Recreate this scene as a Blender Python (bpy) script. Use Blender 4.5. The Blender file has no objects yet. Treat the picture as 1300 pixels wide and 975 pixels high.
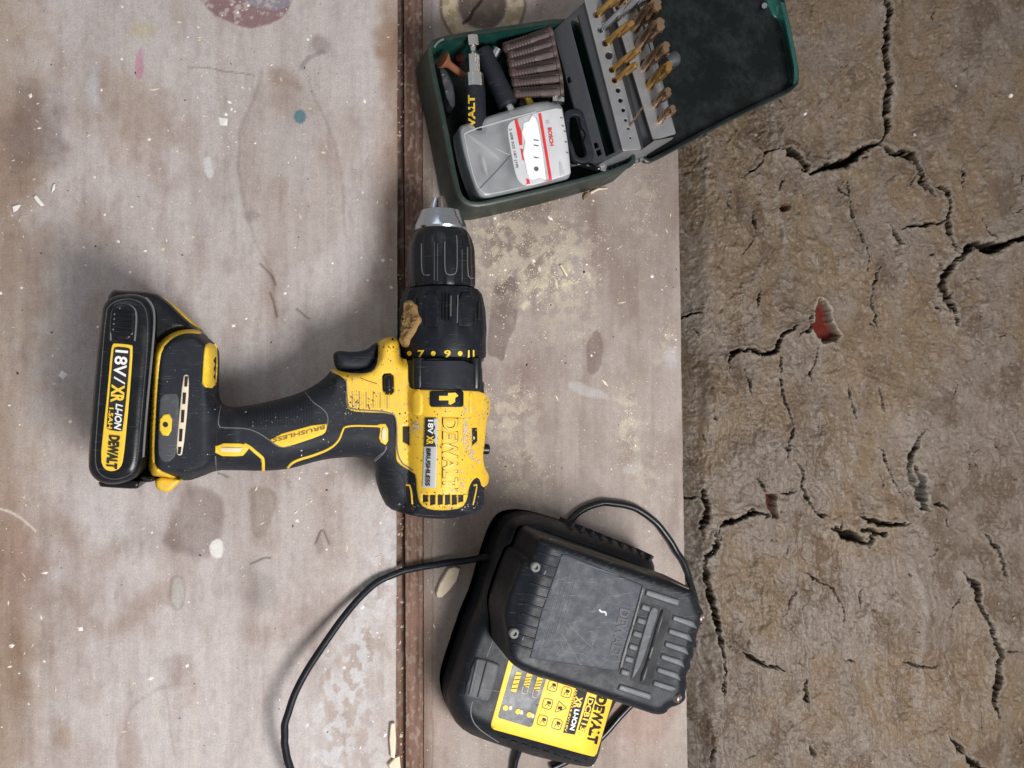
import bpy, math, random
import numpy as np
from mathutils import Vector, Matrix
from mathutils.geometry import delaunay_2d_cdt
from mathutils.bvhtree import BVHTree
R = math.radians
random.seed(7); rng = np.random.default_rng(11)
sc = bpy.context.scene
col = sc.collection

# ------------------------------------------------------------------ camera, light, exposure
HC, TILT, F = 0.45, R(17.0), 940.0           # metres above the bench, tilt, focal length in photo pixels
cam_d = bpy.data.cameras.new('camera'); cam = bpy.data.objects.new('camera', cam_d); col.objects.link(cam)
cam.location = (0, 0, HC); cam.rotation_euler = (0, -TILT, 0)
cam_d.sensor_width = 36; cam_d.lens = F / 1300 * 36; cam_d.clip_start = 0.01; cam_d.clip_end = 50
sc.camera = cam
world = bpy.data.worlds.new('World'); sc.world = world; world.use_nodes = True
world.node_tree.nodes['Background'].inputs[0].default_value = (1.0, 0.98, 0.985, 1)
world.node_tree.nodes['Background'].inputs[1].default_value = 0.385
def area(name, d, az, el, size, power, colr, size_y=None):
    l = bpy.data.lights.new(name, 'AREA'); l.size = size; l.energy = power; l.color = colr
    if size_y: l.shape = 'RECTANGLE'; l.size_y = size_y
    o = bpy.data.objects.new(name, l); col.objects.link(o)
    c = Vector((0.0, -.06, 0))
    v = Vector((math.cos(el)*math.cos(az), math.cos(el)*math.sin(az), math.sin(el)))
    o.location = c + v*d; o.rotation_euler = (-v).to_track_quat('-Z', 'Y').to_euler()
    return o
area('window_light', .86, R(-43), R(58), 0.30, 9.3, (1.0, 0.98, 0.965))
area('skylight', 2.0, R(120), R(45), 0.8, 3.4, (0.75, 0.88, 1.0))
sc.view_settings.view_transform = 'Standard'; sc.view_settings.look = 'None'
sc.view_settings.exposure = 0; sc.view_settings.gamma = 1

# ------------------------------------------------------------------ photo pixel <-> place
CT, ST = math.cos(TILT), math.sin(TILT)
def W(px, py, z):
    """point of the place at height z seen at photo pixel px, py"""
    px = np.asarray(px, float); py = np.asarray(py, float); z = np.asarray(z, float)
    u = (px-650)/F; v = -(py-487.5)/F
    dx = u*CT+ST; dz = u*ST-CT
    s = (HC-z)/(-dz)
    return np.stack(np.broadcast_arrays(s*dx, s*v, z), -1)
def P(px, py, z): return Vector(W(px, py, z).tolist())
def ray(px, py):
    u = (px-650)/F; v = -(py-487.5)/F
    return Vector((0, 0, HC)), Vector((u*CT+ST, v, u*ST-CT)).normalized()
def zoomed(x0, y0, s):
    return lambda pts: [(x0+a/s, y0+b/s) for a, b in pts]
z1 = zoomed(90, 340, 3.25); z2 = zoomed(380, 240, 4.3333); z3 = zoomed(380, 420, 3.9)
z4 = zoomed(520, 0, 3.61); z5 = zoomed(700, 0, 3.94); z6 = zoomed(540, 620, 2.746)
z7 = zoomed(260, 470, 5.4167); z7b = zoomed(620, 820, 6.29)
z8 = zoomed(620, 640, 4.643); z9 = zoomed(740, 720, 5.131); z10 = zoomed(690, 0, 4.239)
z11 = zoomed(540, 120, 5.909); z12 = zoomed(540, 0, 6.967); z13 = zoomed(560, 760, 4.535)
z14 = zoomed(100, 355, 6.725)

# ------------------------------------------------------------------ numpy noise
TAB = rng.random((256, 256))
def vn(x, y, s=0):
    x, y = .8*x-.6*y+s*17.31, .6*x+.8*y+s*9.77
    xi = np.floor(x).astype(int); yi = np.floor(y).astype(int)
    fx = x-xi; fy = y-yi; fx = fx*fx*(3-2*fx); fy = fy*fy*(3-2*fy)
    a = TAB[xi & 255, yi & 255]; b = TAB[(xi+1) & 255, yi & 255]
    c = TAB[xi & 255, (yi+1) & 255]; d = TAB[(xi+1) & 255, (yi+1) & 255]
    return (a*(1-fx)+b*fx)*(1-fy)+(c*(1-fx)+d*fx)*fy
def fbm(x, y, n=4, s=0):
    t = 0; a = 0.5; k = 0
    for i in range(n):
        t = t+a*vn(x*2**i, y*2**i, s+i*3); k += a; a *= 0.5
    return t/k
def sstep(a, b, x):
    t = np.clip((x-a)/(b-a), 0, 1); return t*t*(3-2*t)
def segdist(X, Y, pts, closed=False):
    pts = np.asarray(pts, float); A = pts if closed else pts[:-1]
    B = np.roll(pts, -1, 0) if closed else pts[1:]
    D = np.full(X.shape, 1e9)
    for (ax, ay), (bx, by) in zip(A, B):
        vx, vy = bx-ax, by-ay; L = vx*vx+vy*vy+1e-12
        t = np.clip(((X-ax)*vx+(Y-ay)*vy)/L, 0, 1)
        np.minimum(D, np.hypot(X-ax-t*vx, Y-ay-t*vy), out=D)
    return D
def inside(X, Y, loops):
    r = np.zeros(X.shape, bool)
    for pts in loops:
        pts = np.asarray(pts, float); Q = np.roll(pts, -1, 0)
        for (ax, ay), (bx, by) in zip(pts, Q):
            if ay == by: continue
            c = ((ay > Y) != (by > Y)) & (X < (bx-ax)*(Y-ay)/(by-ay)+ax)
            r ^= c
    return r
def prof(t):
    t = np.clip(t, 0, 1); return np.sqrt(np.maximum(0, 1-(1-t)**2))
def chaikin(p, n=2, closed=True):
    p = np.asarray(p, float)
    for _ in range(n):
        q = np.roll(p, -1, 0) if closed else p[1:]
        a = p if closed else p[:-1]
        m = np.empty((len(a)*2, 2)); m[0::2] = a*.75+q*.25; m[1::2] = a*.25+q*.75
        if not closed: m = np.vstack([p[:1], m, p[-1:]])
        p = m
    return p
def resample(p, step, closed=True):
    p = np.asarray(p, float)
    if closed: p = np.vstack([p, p[:1]])
    d = np.hypot(*np.diff(p, axis=0).T); s = np.r_[0, np.cumsum(d)]
    n = max(3, int(round(s[-1]/step))); t = np.linspace(0, s[-1], n+1)
    q = np.stack([np.interp(t, s, p[:, 0]), np.interp(t, s, p[:, 1])], 1)
    return q[:-1] if closed else q
def stroke(pts, w, sm=2):
    p = chaikin(pts, sm, False) if sm else np.asarray(pts, float)
    d = np.gradient(p, axis=0); d /= np.maximum(1e-9, np.hypot(d[:, 0], d[:, 1]))[:, None]
    n = np.stack([-d[:, 1], d[:, 0]], 1)*w/2
    return np.vstack([p+n, (p-n)[::-1]])
def rrect(cx, cy, w, h, r, rot=0, n=4):
    out = []
    for sx, sy, a0 in ((1, 1, 0), (-1, 1, 90), (-1, -1, 180), (1, -1, 270)):
        for k in range(n+1):
            a = R(a0+90*k/n); out.append((sx*(w/2-r)+r*math.cos(a), sy*(h/2-r)+r*math.sin(a)))
    c, s = math.cos(R(rot)), math.sin(R(rot))
    return [(cx+x*c-y*s, cy+x*s+y*c) for x, y in out]
def circle(cx, cy, r, n=16, ry=None):
    ry = ry or r
    return [(cx+r*math.cos(2*math.pi*k/n), cy+ry*math.sin(2*math.pi*k/n)) for k in range(n)]

# ------------------------------------------------------------------ materials
MATS = {}
def nodes_of(m): nt = m.node_tree; return nt, nt.nodes, nt.links, nt.nodes['Principled BSDF']
def material(name, c, rough=.5, metal=0., dust=0., dustc=(.30, .25, .20), bump=.15, bscale=1400., var=.12,
             spec=.5, scratch=0., dscale=70., dlo=.5):
    if name in MATS: return MATS[name]
    m = bpy.data.materials.new(name); m.use_nodes = True
    nt, N, L, B = nodes_of(m)
    tc = N.new('ShaderNodeTexCoord')
    n1 = N.new('ShaderNodeTexNoise'); n1.inputs['Scale'].default_value = dscale; n1.inputs['Detail'].default_value = 8
    n1.inputs['Roughness'].default_value = .65
    n2 = N.new('ShaderNodeTexNoise'); n2.inputs['Scale'].default_value = bscale; n2.inputs['Detail'].default_value = 3
    L.new(tc.outputs['Object'], n1.inputs['Vector']); L.new(tc.outputs['Object'], n2.inputs['Vector'])
    mv = N.new('ShaderNodeMix'); mv.data_type = 'RGBA'
    mv.inputs[6].default_value = (*[x*(1-var) for x in c], 1); mv.inputs[7].default_value = (*[min(1, x*(1+var)) for x in c], 1)
    L.new(n1.outputs['Fac'], mv.inputs[0])
    out = mv.outputs[2]
    rr = N.new('ShaderNodeMapRange'); rr.inputs['To Min'].default_value = max(.02, rough-.1); rr.inputs['To Max'].default_value = min(1, rough+.15)
    rr.inputs['From Min'].default_value = .3; rr.inputs['From Max'].default_value = .7
    L.new(n1.outputs['Fac'], rr.inputs['Value']); L.new(rr.outputs[0], B.inputs['Roughness'])
    if dust:
        n3 = N.new('ShaderNodeTexNoise'); n3.inputs['Scale'].default_value = dscale*2.3; n3.inputs['Detail'].default_value = 10
        n3.inputs['Roughness'].default_value = .78
        mp = N.new('ShaderNodeMapping'); mp.inputs['Location'].default_value = (3.1, 1.7, .4)
        L.new(tc.outputs['Object'], mp.inputs[0]); L.new(mp.outputs[0], n3.inputs['Vector'])
        r3 = N.new('ShaderNodeMapRange'); r3.inputs['From Min'].default_value = dlo; r3.inputs['From Max'].default_value = dlo+.32
        r3.inputs['To Max'].default_value = dust
        L.new(n3.outputs['Fac'], r3.inputs['Value'])
        md = N.new('ShaderNodeMix'); md.data_type = 'RGBA'; md.inputs[7].default_value = (*dustc, 1)
        L.new(r3.outputs[0], md.inputs[0]); L.new(out, md.inputs[6]); out = md.outputs[2]
    if scratch:
        mp2 = N.new('ShaderNodeMapping'); mp2.inputs['Rotation'].default_value = (0, 0, .7); mp2.inputs['Scale'].default_value = (1, 14, 1)
        n4 = N.new('ShaderNodeTexNoise'); n4.inputs['Scale'].default_value = 120; n4.inputs['Detail'].default_value = 2
        L.new(tc.outputs['Object'], mp2.inputs[0]); L.new(mp2.outputs[0], n4.inputs['Vector'])
        r4 = N.new('ShaderNodeMapRange'); r4.inputs['From Min'].default_value = .66; r4.inputs['From Max'].default_value = .72
        r4.inputs['To Max'].default_value = scratch
        L.new(n4.outputs['Fac'], r4.inputs['Value'])
        ms = N.new('ShaderNodeMix'); ms.data_type = 'RGBA'; ms.inputs[7].default_value = (.32, .32, .33, 1)
        L.new(r4.outputs[0], ms.inputs[0]); L.new(out, ms.inputs[6]); out = ms.outputs[2]
    L.new(out, B.inputs['Base Color'])
    B.inputs['Metallic'].default_value = metal; B.inputs['Specular IOR Level'].default_value = spec
    if bump:
        b = N.new('ShaderNodeBump'); b.inputs['Strength'].default_value = bump; b.inputs['Distance'].default_value = .0003
        L.new(n2.outputs['Fac'], b.inputs['Height']); L.new(b.outputs[0], B.inputs['Normal'])
    MATS[name] = m; return m
M_black = material('black_plastic', (.005, .007, .011), .45, dust=.12, dustc=(.12, .11, .10), scratch=.12, bump=.25, spec=.22)
M_gloss = material('glossy_black_plastic', (.004, .005, .007), .27, dust=.10, dustc=(.12, .11, .10), scratch=.08, bump=.12, spec=.35)
M_rubber = material('charcoal_rubber', (.011, .0135, .0195), .55, dust=.14, dustc=(.14, .13, .12), scratch=.15, bump=.35, spec=.25)
M_grey = material('dark_grey_plastic', (.042, .046, .054), .55, dust=.3, scratch=.3)
M_edge = material('worn_edge_grey', (.13, .13, .13), .6, var=.4)
M_groove = material('seam_black', (.006, .006, .007), .7)
M_yel = material('yellow_plastic', (.72, .45, .024), .42, dust=.6, dlo=.47, dscale=110, dustc=(.34, .25, .13), scratch=.0, var=.14, bump=.3)
M_yel2 = material('yellow_label', (.74, .49, .04), .45, dust=.3, dustc=(.42, .33, .18), spec=.25)
M_orange = material('orange_print', (.75, .36, .02), .5)
M_white = material('white_print', (.72, .72, .70), .5, dust=.3)
M_silver = material('silver_print', (.42, .43, .44), .4, dust=.3)
M_steel = material('brushed_steel', (.44, .47, .51), .20, metal=1, var=.2, bump=.04)
M_chrome = material('polished_steel', (.70, .70, .70), .15, metal=1, var=.1, bump=.1)
M_dsteel = material('dark_steel', (.30, .24, .22), .35, metal=1, var=.4, bump=.3)
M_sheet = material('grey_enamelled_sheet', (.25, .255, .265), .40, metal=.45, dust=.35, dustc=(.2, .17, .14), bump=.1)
M_sheetd = material('dark_and_shaded_sheet', (.045, .048, .055), .42, dust=.35, dustc=(.14, .12, .10), bump=.2)
M_green = material('dark_green_metal', (.007, .020, .015), .38, dust=.35, dustc=(.12, .12, .10), bump=.08)
M_teal = material('green_paint_inside', (.004, .040, .032), .36, dust=.3, dustc=(.14, .14, .12))
M_lid = material('lid_inside_and_floor_shade', (.0018, .0045, .0042), .28, dust=.8, dlo=.47, dustc=(.036, .040, .041), bump=.08, dscale=16, spec=.25)
M_rust = material('rusty_metal', (.22, .075, .035), .8, var=.5, bump=.8)
M_gold = material('titanium_gold_steel', (.62, .38, .13), .28, metal=1, var=.35, bump=.4, dust=.25, dustc=(.14, .08, .05))
M_bronze = material('worn_bronze_steel', (.48, .32, .21), .26, metal=1, var=.5, bump=.4, dust=.25, dustc=(.16, .10, .07))
M_brown = material('brown_nylon', (.058, .036, .033), .5, dust=.3, dustc=(.22, .16, .14))
M_red = material('red_print', (.62, .03, .03), .45)
M_paper = material('white_label_paper', (.54, .54, .56), .35, dust=.4, dustc=(.35, .33, .31))
M_foil = material('white_foil_glare', (.85, .85, .86), .18, bump=.8, bscale=500)
M_ink = material('grey_ink', (.10, .10, .11), .5)
M_clay = material('dried_adhesive', (.28, .17, .06), .85, var=.6, dust=.95, dlo=.42, dustc=(.07, .04, .02), bump=.9, bscale=900, dscale=180)
M_chip = material('pale_wood_chip', (.66, .56, .42), .8, var=.3, bump=.6)
M_dustp = material('sawdust_cream', (.62, .53, .40), .9, var=.35)
M_white_sp = material('white_plaster_crumb', (.78, .76, .72), .9, var=.2)
def clear_mat():
    m = bpy.data.materials.new('frosted_clear_plastic'); m.use_nodes = True
    nt, N, L, B = nodes_of(m)
    B.inputs['Base Color'].default_value = (.38, .39, .40, 1); B.inputs['Roughness'].default_value = .2
    tr = N.new('ShaderNodeBsdfTransparent'); tr.inputs[0].default_value = (.85, .87, .9, 1)
    tc = N.new('ShaderNodeTexCoord'); n = N.new('ShaderNodeTexNoise'); n.inputs['Scale'].default_value = 55; n.inputs['Detail'].default_value = 6
    L.new(tc.outputs['Object'], n.inputs['Vector'])
    r = N.new('ShaderNodeMapRange'); r.inputs['To Min'].default_value = .36; r.inputs['To Max'].default_value = .72
    r.inputs['From Min'].default_value = .3; r.inputs['From Max'].default_value = .7
    L.new(n.outputs['Fac'], r.inputs['Value'])
    mx = N.new('ShaderNodeMixShader'); L.new(r.outputs[0], mx.inputs[0]); L.new(tr.outputs[0], mx.inputs[1]); L.new(B.outputs[0], mx.inputs[2])
    L.new(mx.outputs[0], N['Material Output'].inputs['Surface'])
    return m
M_clear = clear_mat()

# ------------------------------------------------------------------ object helpers
ORG = {}
def thing(name, label, cat, loc, group=None):
    o = bpy.data.objects.new(name, None); col.objects.link(o); o.location = loc; o.empty_display_size = .01
    o['label'] = label; o['category'] = cat
    if group: o['group'] = group
    ORG[o.name] = Vector(loc); return o
def mk(name, V, Fc, mat, parent=None, smooth=True, label=None, sharp=38, loc=None):
    V = np.asarray(V, float)
    if parent is not None: off = np.array(ORG[parent.name])
    else:
        off = np.array(loc) if loc is not None else np.array([V[:, 0].mean(), V[:, 1].mean(), V[:, 2].min()])
    me = bpy.data.meshes.new(name); me.from_pydata((V-off).tolist(), [], [tuple(int(i) for i in f) for f in Fc])
    me.materials.append(mat)
    if smooth:
        me.polygons.foreach_set('use_smooth', [True]*len(me.polygons))
        me.set_sharp_from_angle(angle=R(sharp))
    me.update()
    o = bpy.data.objects.new(name, me); col.objects.link(o)
    if parent is not None: o.parent = parent; ORG[o.name] = Vector(off)
    else: o.location = off; ORG[o.name] = Vector(off)
    if label: o['label'] = label
    o_world[o.name] = (V, Fc)
    return o
o_world = {}
def tag(o, label, cat, group=None):
    o['label'] = label; o['category'] = cat
    if group: o['group'] = group
    return o
def bvh(*objs):
    VV = []; FF = []; n = 0
    for o in objs:
        V, Fc = o_world[o.name]
        VV += [tuple(v) for v in V]; FF += [tuple(int(i)+n for i in f) for f in Fc]; n += len(V)
    return BVHTree.FromPolygons(VV, FF)

def tri2d(loops, step, ew, smooth, rs):
    """triangulate even-odd loops with edge rings; returns pts, tris, distance to edge, boundary edges"""
    L = []
    for lp in loops:
        p = np.asarray(lp, float)
        if smooth: p = chaikin(p, smooth)
        if rs and smooth > 1: p = resample(p, rs)
        elif rs:
            q = []
            for a, b in zip(p, np.roll(p, -1, 0)):
                k = max(1, int(round(np.hypot(*(b-a))/rs)))
                q += [a+(b-a)*j/k for j in range(k)]
            p = np.array(q)
        L.append(p)
    pts = [p for p in L]; edges = []; n = 0
    for p in L:
        k = len(p); edges += [(n+i, n+(i+1) % k) for i in range(k)]; n += k
    extra = []
    if ew:
        for p in L:
            d = np.roll(p, -1, 0)-np.roll(p, 1, 0); d /= np.maximum(1e-9, np.hypot(d[:, 0], d[:, 1]))[:, None]
            nn = np.stack([-d[:, 1], d[:, 0]], 1)
            for f in (.18, .5, 1.0):
                for s in (1, -1):
                    q = p+nn*s*ew*f
                    ok = inside(q[:, 0], q[:, 1], L); q = q[ok]
                    if len(q):
                        dd = np.min([segdist(q[:, 0], q[:, 1], l, True) for l in L], axis=0)
                        extra.append(q[dd > ew*f*.93])
    A = np.vstack(L); x0, y0 = A.min(0); x1, y1 = A.max(0)
    if step:
        gx, gy = np.meshgrid(np.arange(x0+step*.5, x1, step), np.arange(y0+step*.5, y1, step))
        gx = gx+((np.arange(gx.shape[0]) % 2)*step*.5)[:, None]
        q = np.stack([gx.ravel(), gy.ravel()], 1)
        q = q[inside(q[:, 0], q[:, 1], L)]
        if len(q):
            dd = np.min([segdist(q[:, 0], q[:, 1], l, True) for l in L], axis=0)
            extra.append(q[dd > max(step*.45, ew*1.15)])
    allp = np.vstack([A]+extra)
    v, e, f, *_ = delaunay_2d_cdt([Vector(p) for p in allp.tolist()], edges, [], 0, 1e-5)
    v = np.array([tuple(p) for p in v]); f = np.array([t for t in f if len(t) == 3])
    c = v[f].mean(1); f = f[inside(c[:, 0], c[:, 1], L)]
    ar = (v[f[:, 1], 0]-v[f[:, 0], 0])*(v[f[:, 2], 1]-v[f[:, 0], 1])-(v[f[:, 2], 0]-v[f[:, 0], 0])*(v[f[:, 1], 1]-v[f[:, 0], 1])
    f = f[np.abs(ar) > 1e-7]; ar = ar[np.abs(ar) > 1e-7]
    f[ar > 0] = f[ar > 0][:, ::-1]           # counter-clockwise once y is flipped into the place
    used = np.unique(f); mp = -np.ones(len(v), int); mp[used] = np.arange(len(used)); v = v[used]; f = mp[f]
    D = np.min([segdist(v[:, 0], v[:, 1], l, True) for l in L], axis=0)
    cnt = {}
    for t in f:
        for a, b in ((t[0], t[1]), (t[1], t[2]), (t[2], t[0])):
            cnt[(a, b)] = cnt.get((a, b), 0)+1
    bd = [(a, b) for (a, b) in cnt if (b, a) not in cnt]
    return v, f, D, bd
def patch(name, loops, zf, mat, parent=None, step=5, e=.0005, ew=2., skirt=.0015, mirror=None, bottom=None,
          smooth=1, rs=2.5, label=None, sharp=38, loc=None, rough=0):
    """a solid whose top follows zf(px, py) with rounded edges"""
    if not isinstance(loops[0][0], (tuple, list, np.ndarray)): loops = [loops]
    v, f, D, bd = tri2d(loops, step, ew, smooth, rs)
    z = zf(v[:, 0], v[:, 1])+np.zeros(len(v))
    if e and ew: z = z-e*(1-np.sqrt(np.maximum(0, 1-(1-np.clip(D/ew, 0, 1))**2)))
    if rough: z = z+rough*(fbm(v[:, 0]*.2, v[:, 1]*.2, 4, 5)-.5)*np.clip(D/2, 0, 1)
    T = W(v[:, 0], v[:, 1], z); B = T.copy()
    if mirror is not None: B[:, 2] = 2*mirror-T[:, 2]-.0002
    elif bottom is not None: B[:, 2] = bottom
    else: B[:, 2] = T[:, 2]-skirt
    n = len(T); V = np.vstack([T, B]); FF = f.tolist()+(f[:, ::-1]+n).tolist()
    FF += [[b, a, a+n, b+n] for a, b in bd]
    return mk(name, V, FF, mat, parent, True, label, sharp, loc)
def decal(name, loops, tree, mat, parent=None, eps=.00015, raised=0., ew=2., step=5, smooth=1, rs=2.5, zfall=.04,
          rough=0, label=None, skirt=.0012):
    """a thin solid laid on a surface already built: follows it and rises `raised` above it"""
    if not isinstance(loops[0][0], (tuple, list, np.ndarray)): loops = [loops]
    v, f, D, bd = tri2d(loops, step, ew if raised else 0, smooth, rs)
    h = eps+raised*prof(D/ew)
    if rough: h = h+rough*fbm(v[:, 0]*.35, v[:, 1]*.35, 3, 4)*np.clip(D/2, 0, 1)
    T = []; Bt = []
    for (x, y), hh in zip(v, h):
        o, d = ray(x, y); p, nn, _, _ = tree.ray_cast(o, d)
        if p is None:
            p, nn, _, _ = tree.find_nearest(P(x, y, zfall))
        if nn.z < 0: nn = -nn
        if nn.z < .35: nn = (nn+Vector((0, 0, .8))).normalized()
        T.append(p+nn*hh); Bt.append(p-nn*skirt)
    n = len(T)
    if raised or rough:
        V = np.array([tuple(p) for p in T+Bt]); FF = f.tolist()+[[b, a, a+n, b+n] for a, b in bd]
    else: V = np.array([tuple(p) for p in T]); FF = f.tolist()
    return mk(name, V, FF, mat, parent, True, label)
def onto(tree, pts, eps, zfall=.04):
    out = []
    for x, y in pts:
        o, d = ray(x, y); p, nn, _, _ = tree.ray_cast(o, d)
        if p is None: p, nn, _, _ = tree.find_nearest(P(x, y, zfall))
        out.append(p+(nn if nn.z > 0 else -nn)*eps)
    return out
def sweep_geo(pts, r, seg=8, caps=True):
    pts = [Vector(p) for p in pts]; V = []; FF = []
    rr = r if hasattr(r, '__len__') else [r]*len(pts)
    up = None
    for i, p in enumerate(pts):
        t = (pts[min(i+1, len(pts)-1)]-pts[max(i-1, 0)]).normalized()
        if up is None: up = Vector((0, 0, 1)) if abs(t.z) < .9 else Vector((1, 0, 0))
        a = t.cross(up).normalized(); b = a.cross(t).normalized(); up = b
        for k in range(seg):
            w = 2*math.pi*k/seg; V.append(tuple(p+a*math.cos(w)*rr[i]+b*math.sin(w)*rr[i]))
    for i in range(len(pts)-1):
        for k in range(seg):
            FF.append((i*seg+k, i*seg+(k+1) % seg, (i+1)*seg+(k+1) % seg, (i+1)*seg+k))
    if caps: FF.append(tuple(range(seg))[::-1]); FF.append(tuple((len(pts)-1)*seg+k for k in range(seg)))
    return V, FF
def sweep(name, pts, r, mat, parent=None, seg=8, label=None, loc=None):
    V, FF = sweep_geo(pts, r, seg); return mk(name, V, FF, mat, parent, True, label, loc=loc)
def line(name, tree, pts, r, mat, parent, sm=2, step=4, lift=.0, zfall=.04, seg=6):
    p = resample(chaikin(pts, sm, False) if sm else pts, step, False)
    return sweep(name, onto(tree, p, lift, zfall), r, mat, parent, seg)
def lathe_geo(A, B, pr, seg=32, rmod=None, caps=True, phase=0.):
    """pr: list of (distance along A->B in m, radius in m)"""
    A = Vector(A); B = Vector(B); t = (B-A).normalized()
    up = Vector((0, 0, 1)) if abs(t.z) < .95 else Vector((1, 0, 0))
    a = t.cross(up).normalized(); b = a.cross(t).normalized(); V = []; FF = []
    for i, (s, r) in enumerate(pr):
        for k in range(seg):
            w = 2*math.pi*k/seg+phase; rr = r*(rmod(i, s, w) if rmod else 1)
            V.append(tuple(A+t*s+a*math.cos(w)*rr+b*math.sin(w)*rr))
    n = len(pr)
    for i in range(n-1):
        for k in range(seg):
            FF.append((i*seg+k, (i+1)*seg+k, (i+1)*seg+(k+1) % seg, i*seg+(k+1) % seg))
    if caps: FF.append(tuple(range(seg))); FF.append(tuple((n-1)*seg+k for k in range(seg))[::-1])
    FF = [f[::-1] for f in FF]
    return V, FF
def lathe(name, A, B, pr, mat, parent=None, seg=32, rmod=None, smooth=True, label=None, phase=0., loc=None, sharp=32):
    V, FF = lathe_geo(A, B, pr, seg, rmod, True, phase); return mk(name, V, FF, mat, parent, smooth, label, sharp, loc)
def text_geo(body, bold=.0):
    cu = bpy.data.curves.new('t', 'FONT'); cu.body = body; cu.size = 1; cu.offset = bold; cu.resolution_u = 3
    ob = bpy.data.objects.new('t', cu); me = bpy.data.meshes.new_from_object(ob)
    V = np.array([tuple(v.co) for v in me.vertices]).reshape(-1, 3); Fc = [tuple(p.vertices) for p in me.polygons]
    bpy.data.objects.remove(ob); bpy.data.curves.remove(cu); bpy.data.meshes.remove(me)
    return V[:, :2], Fc
def text(name, body, p0, p1, h, tree, mat, parent, eps=.0004, bold=.02, flip=1, zfall=.06, label=None, slant=0.):
    """print from photo pixel p0 (baseline start) to p1 (baseline end), cap height h pixels, draped on tree.
    Letter tops point to the left of the reading direction as seen in the photo (flip=1)"""
    V, Fc = text_geo(body, bold)
    x0, x1 = V[:, 0].min(), V[:, 0].max(); y0 = 0.; y1 = .70
    p0 = np.array(p0, float); p1 = np.array(p1, float); d = p1-p0; L = np.hypot(*d); d /= L
    up = np.array([d[1], -d[0]])*flip
    X = (V[:, 0]-x0)/(x1-x0)*L; Y = (V[:, 1]-y0)/(y1-y0)*h; X = X+slant*Y
    q = p0+X[:, None]*d+Y[:, None]*up
    pts = onto(tree, q, eps, zfall)
    return mk(name, [tuple(p) for p in pts], Fc, mat, parent, False, label)
def ground_at(px, py, z=0.): return P(px, py, z)

# ------------------------------------------------------------------ attribute-painted surfaces
def surface_mesh(name, V, nx, ny, rgb, mat, parent=None, extraF=None):
    idx = np.arange(nx*ny).reshape(ny, nx)
    Q = np.stack([idx[1:, :-1], idx[1:, 1:], idx[:-1, 1:], idx[:-1, :-1]], -1).reshape(-1, 4)
    off = np.array(ORG[parent.name]) if parent is not None else np.zeros(3)
    me = bpy.data.meshes.new(name)
    Vn = V-off
    if extraF is not None: Q = np.vstack([Q, extraF])
    me.vertices.add(len(Vn)); me.vertices.foreach_set('co', Vn.ravel())
    me.loops.add(Q.size); me.loops.foreach_set('vertex_index', Q.ravel())
    me.polygons.add(len(Q)); me.polygons.foreach_set('loop_start', np.arange(0, Q.size, 4))
    me.polygons.foreach_set('loop_total', np.full(len(Q), 4))
    me.polygons.foreach_set('use_smooth', np.ones(len(Q), bool))
    me.update(calc_edges=True); me.validate()
    at = me.attributes.new('stain_and_shade', 'FLOAT_COLOR', 'POINT')
    c = np.ones((len(Vn), 4)); c[:len(rgb), :3] = rgb
    if len(Vn) > len(rgb): c[len(rgb):, :3] = (.17, .10, .06)
    at.data.foreach_set('color', c.ravel())
    me.materials.append(mat)
    o = bpy.data.objects.new(name, me); col.objects.link(o)
    if parent is not None: o.parent = parent
    ORG[o.name] = Vector(off)
    return o
def wood_mat(name, grain=.13, fine=.11):
    m = bpy.data.materials.new(name); m.use_nodes = True
    nt, N, L, B = nodes_of(m)
    at = N.new('ShaderNodeAttribute'); at.attribute_name = 'stain_and_shade'
    tc = N.new('ShaderNodeTexCoord')
    def noise(sx, sy, detail, rough=.6):
        mp = N.new('ShaderNodeMapping'); mp.inputs['Scale'].default_value = (sx, sy, sx)
        n = N.new('ShaderNodeTexNoise'); n.inputs['Scale'].default_value = 1; n.inputs['Detail'].default_value = detail
        n.inputs['Roughness'].default_value = rough
        L.new(tc.outputs['Object'], mp.inputs[0]); L.new(mp.outputs[0], n.inputs['Vector']); return n.outputs['Fac']
    g1 = noise(420, 22, 4); g2 = noise(1500, 60, 3); g3 = noise(1100, 1100, 3); g4 = noise(240, 240, 6, .75)
    def mr(f, a, b, lo=.35, hi=.65):
        r = N.new('ShaderNodeMapRange'); r.inputs['From Min'].default_value = lo; r.inputs['From Max'].default_value = hi
        r.inputs['To Min'].default_value = a; r.inputs['To Max'].default_value = b; L.new(f, r.inputs['Value']); return r.outputs[0]
    def mul(a, b):
        x = N.new('ShaderNodeMath'); x.operation = 'MULTIPLY'; L.new(a, x.inputs[0]); L.new(b, x.inputs[1]); return x.outputs[0]
    k = mul(mul(mr(g1, 1-grain*.4, 1+grain*.25), mr(g2, 1-grain*.14, 1+grain*.10)), mul(mr(g3, 1-fine, 1+fine), mr(g4, 1-fine*.8, 1+fine*.6)))
    vm = N.new('ShaderNodeVectorMath'); vm.operation = 'SCALE'; L.new(at.outputs['Color'], vm.inputs[0]); L.new(k, vm.inputs['Scale'])
    L.new(vm.outputs[0], B.inputs['Base Color']); B.inputs['Roughness'].default_value = .8; B.inputs['Specular IOR Level'].default_value = .25
    ad = N.new('ShaderNodeMath'); ad.operation = 'ADD'; L.new(g2, ad.inputs[0]); L.new(g3, ad.inputs[1])
    b = N.new('ShaderNodeBump'); b.inputs['Strength'].default_value = .15; b.inputs['Distance'].default_value = .0005
    L.new(ad.outputs[0], b.inputs['Height']); L.new(b.outputs[0], B.inputs['Normal'])
    return m
M_ply = wood_mat('weathered_plywood'); M_batten = wood_mat('brown_timber', .5, .12)

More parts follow.
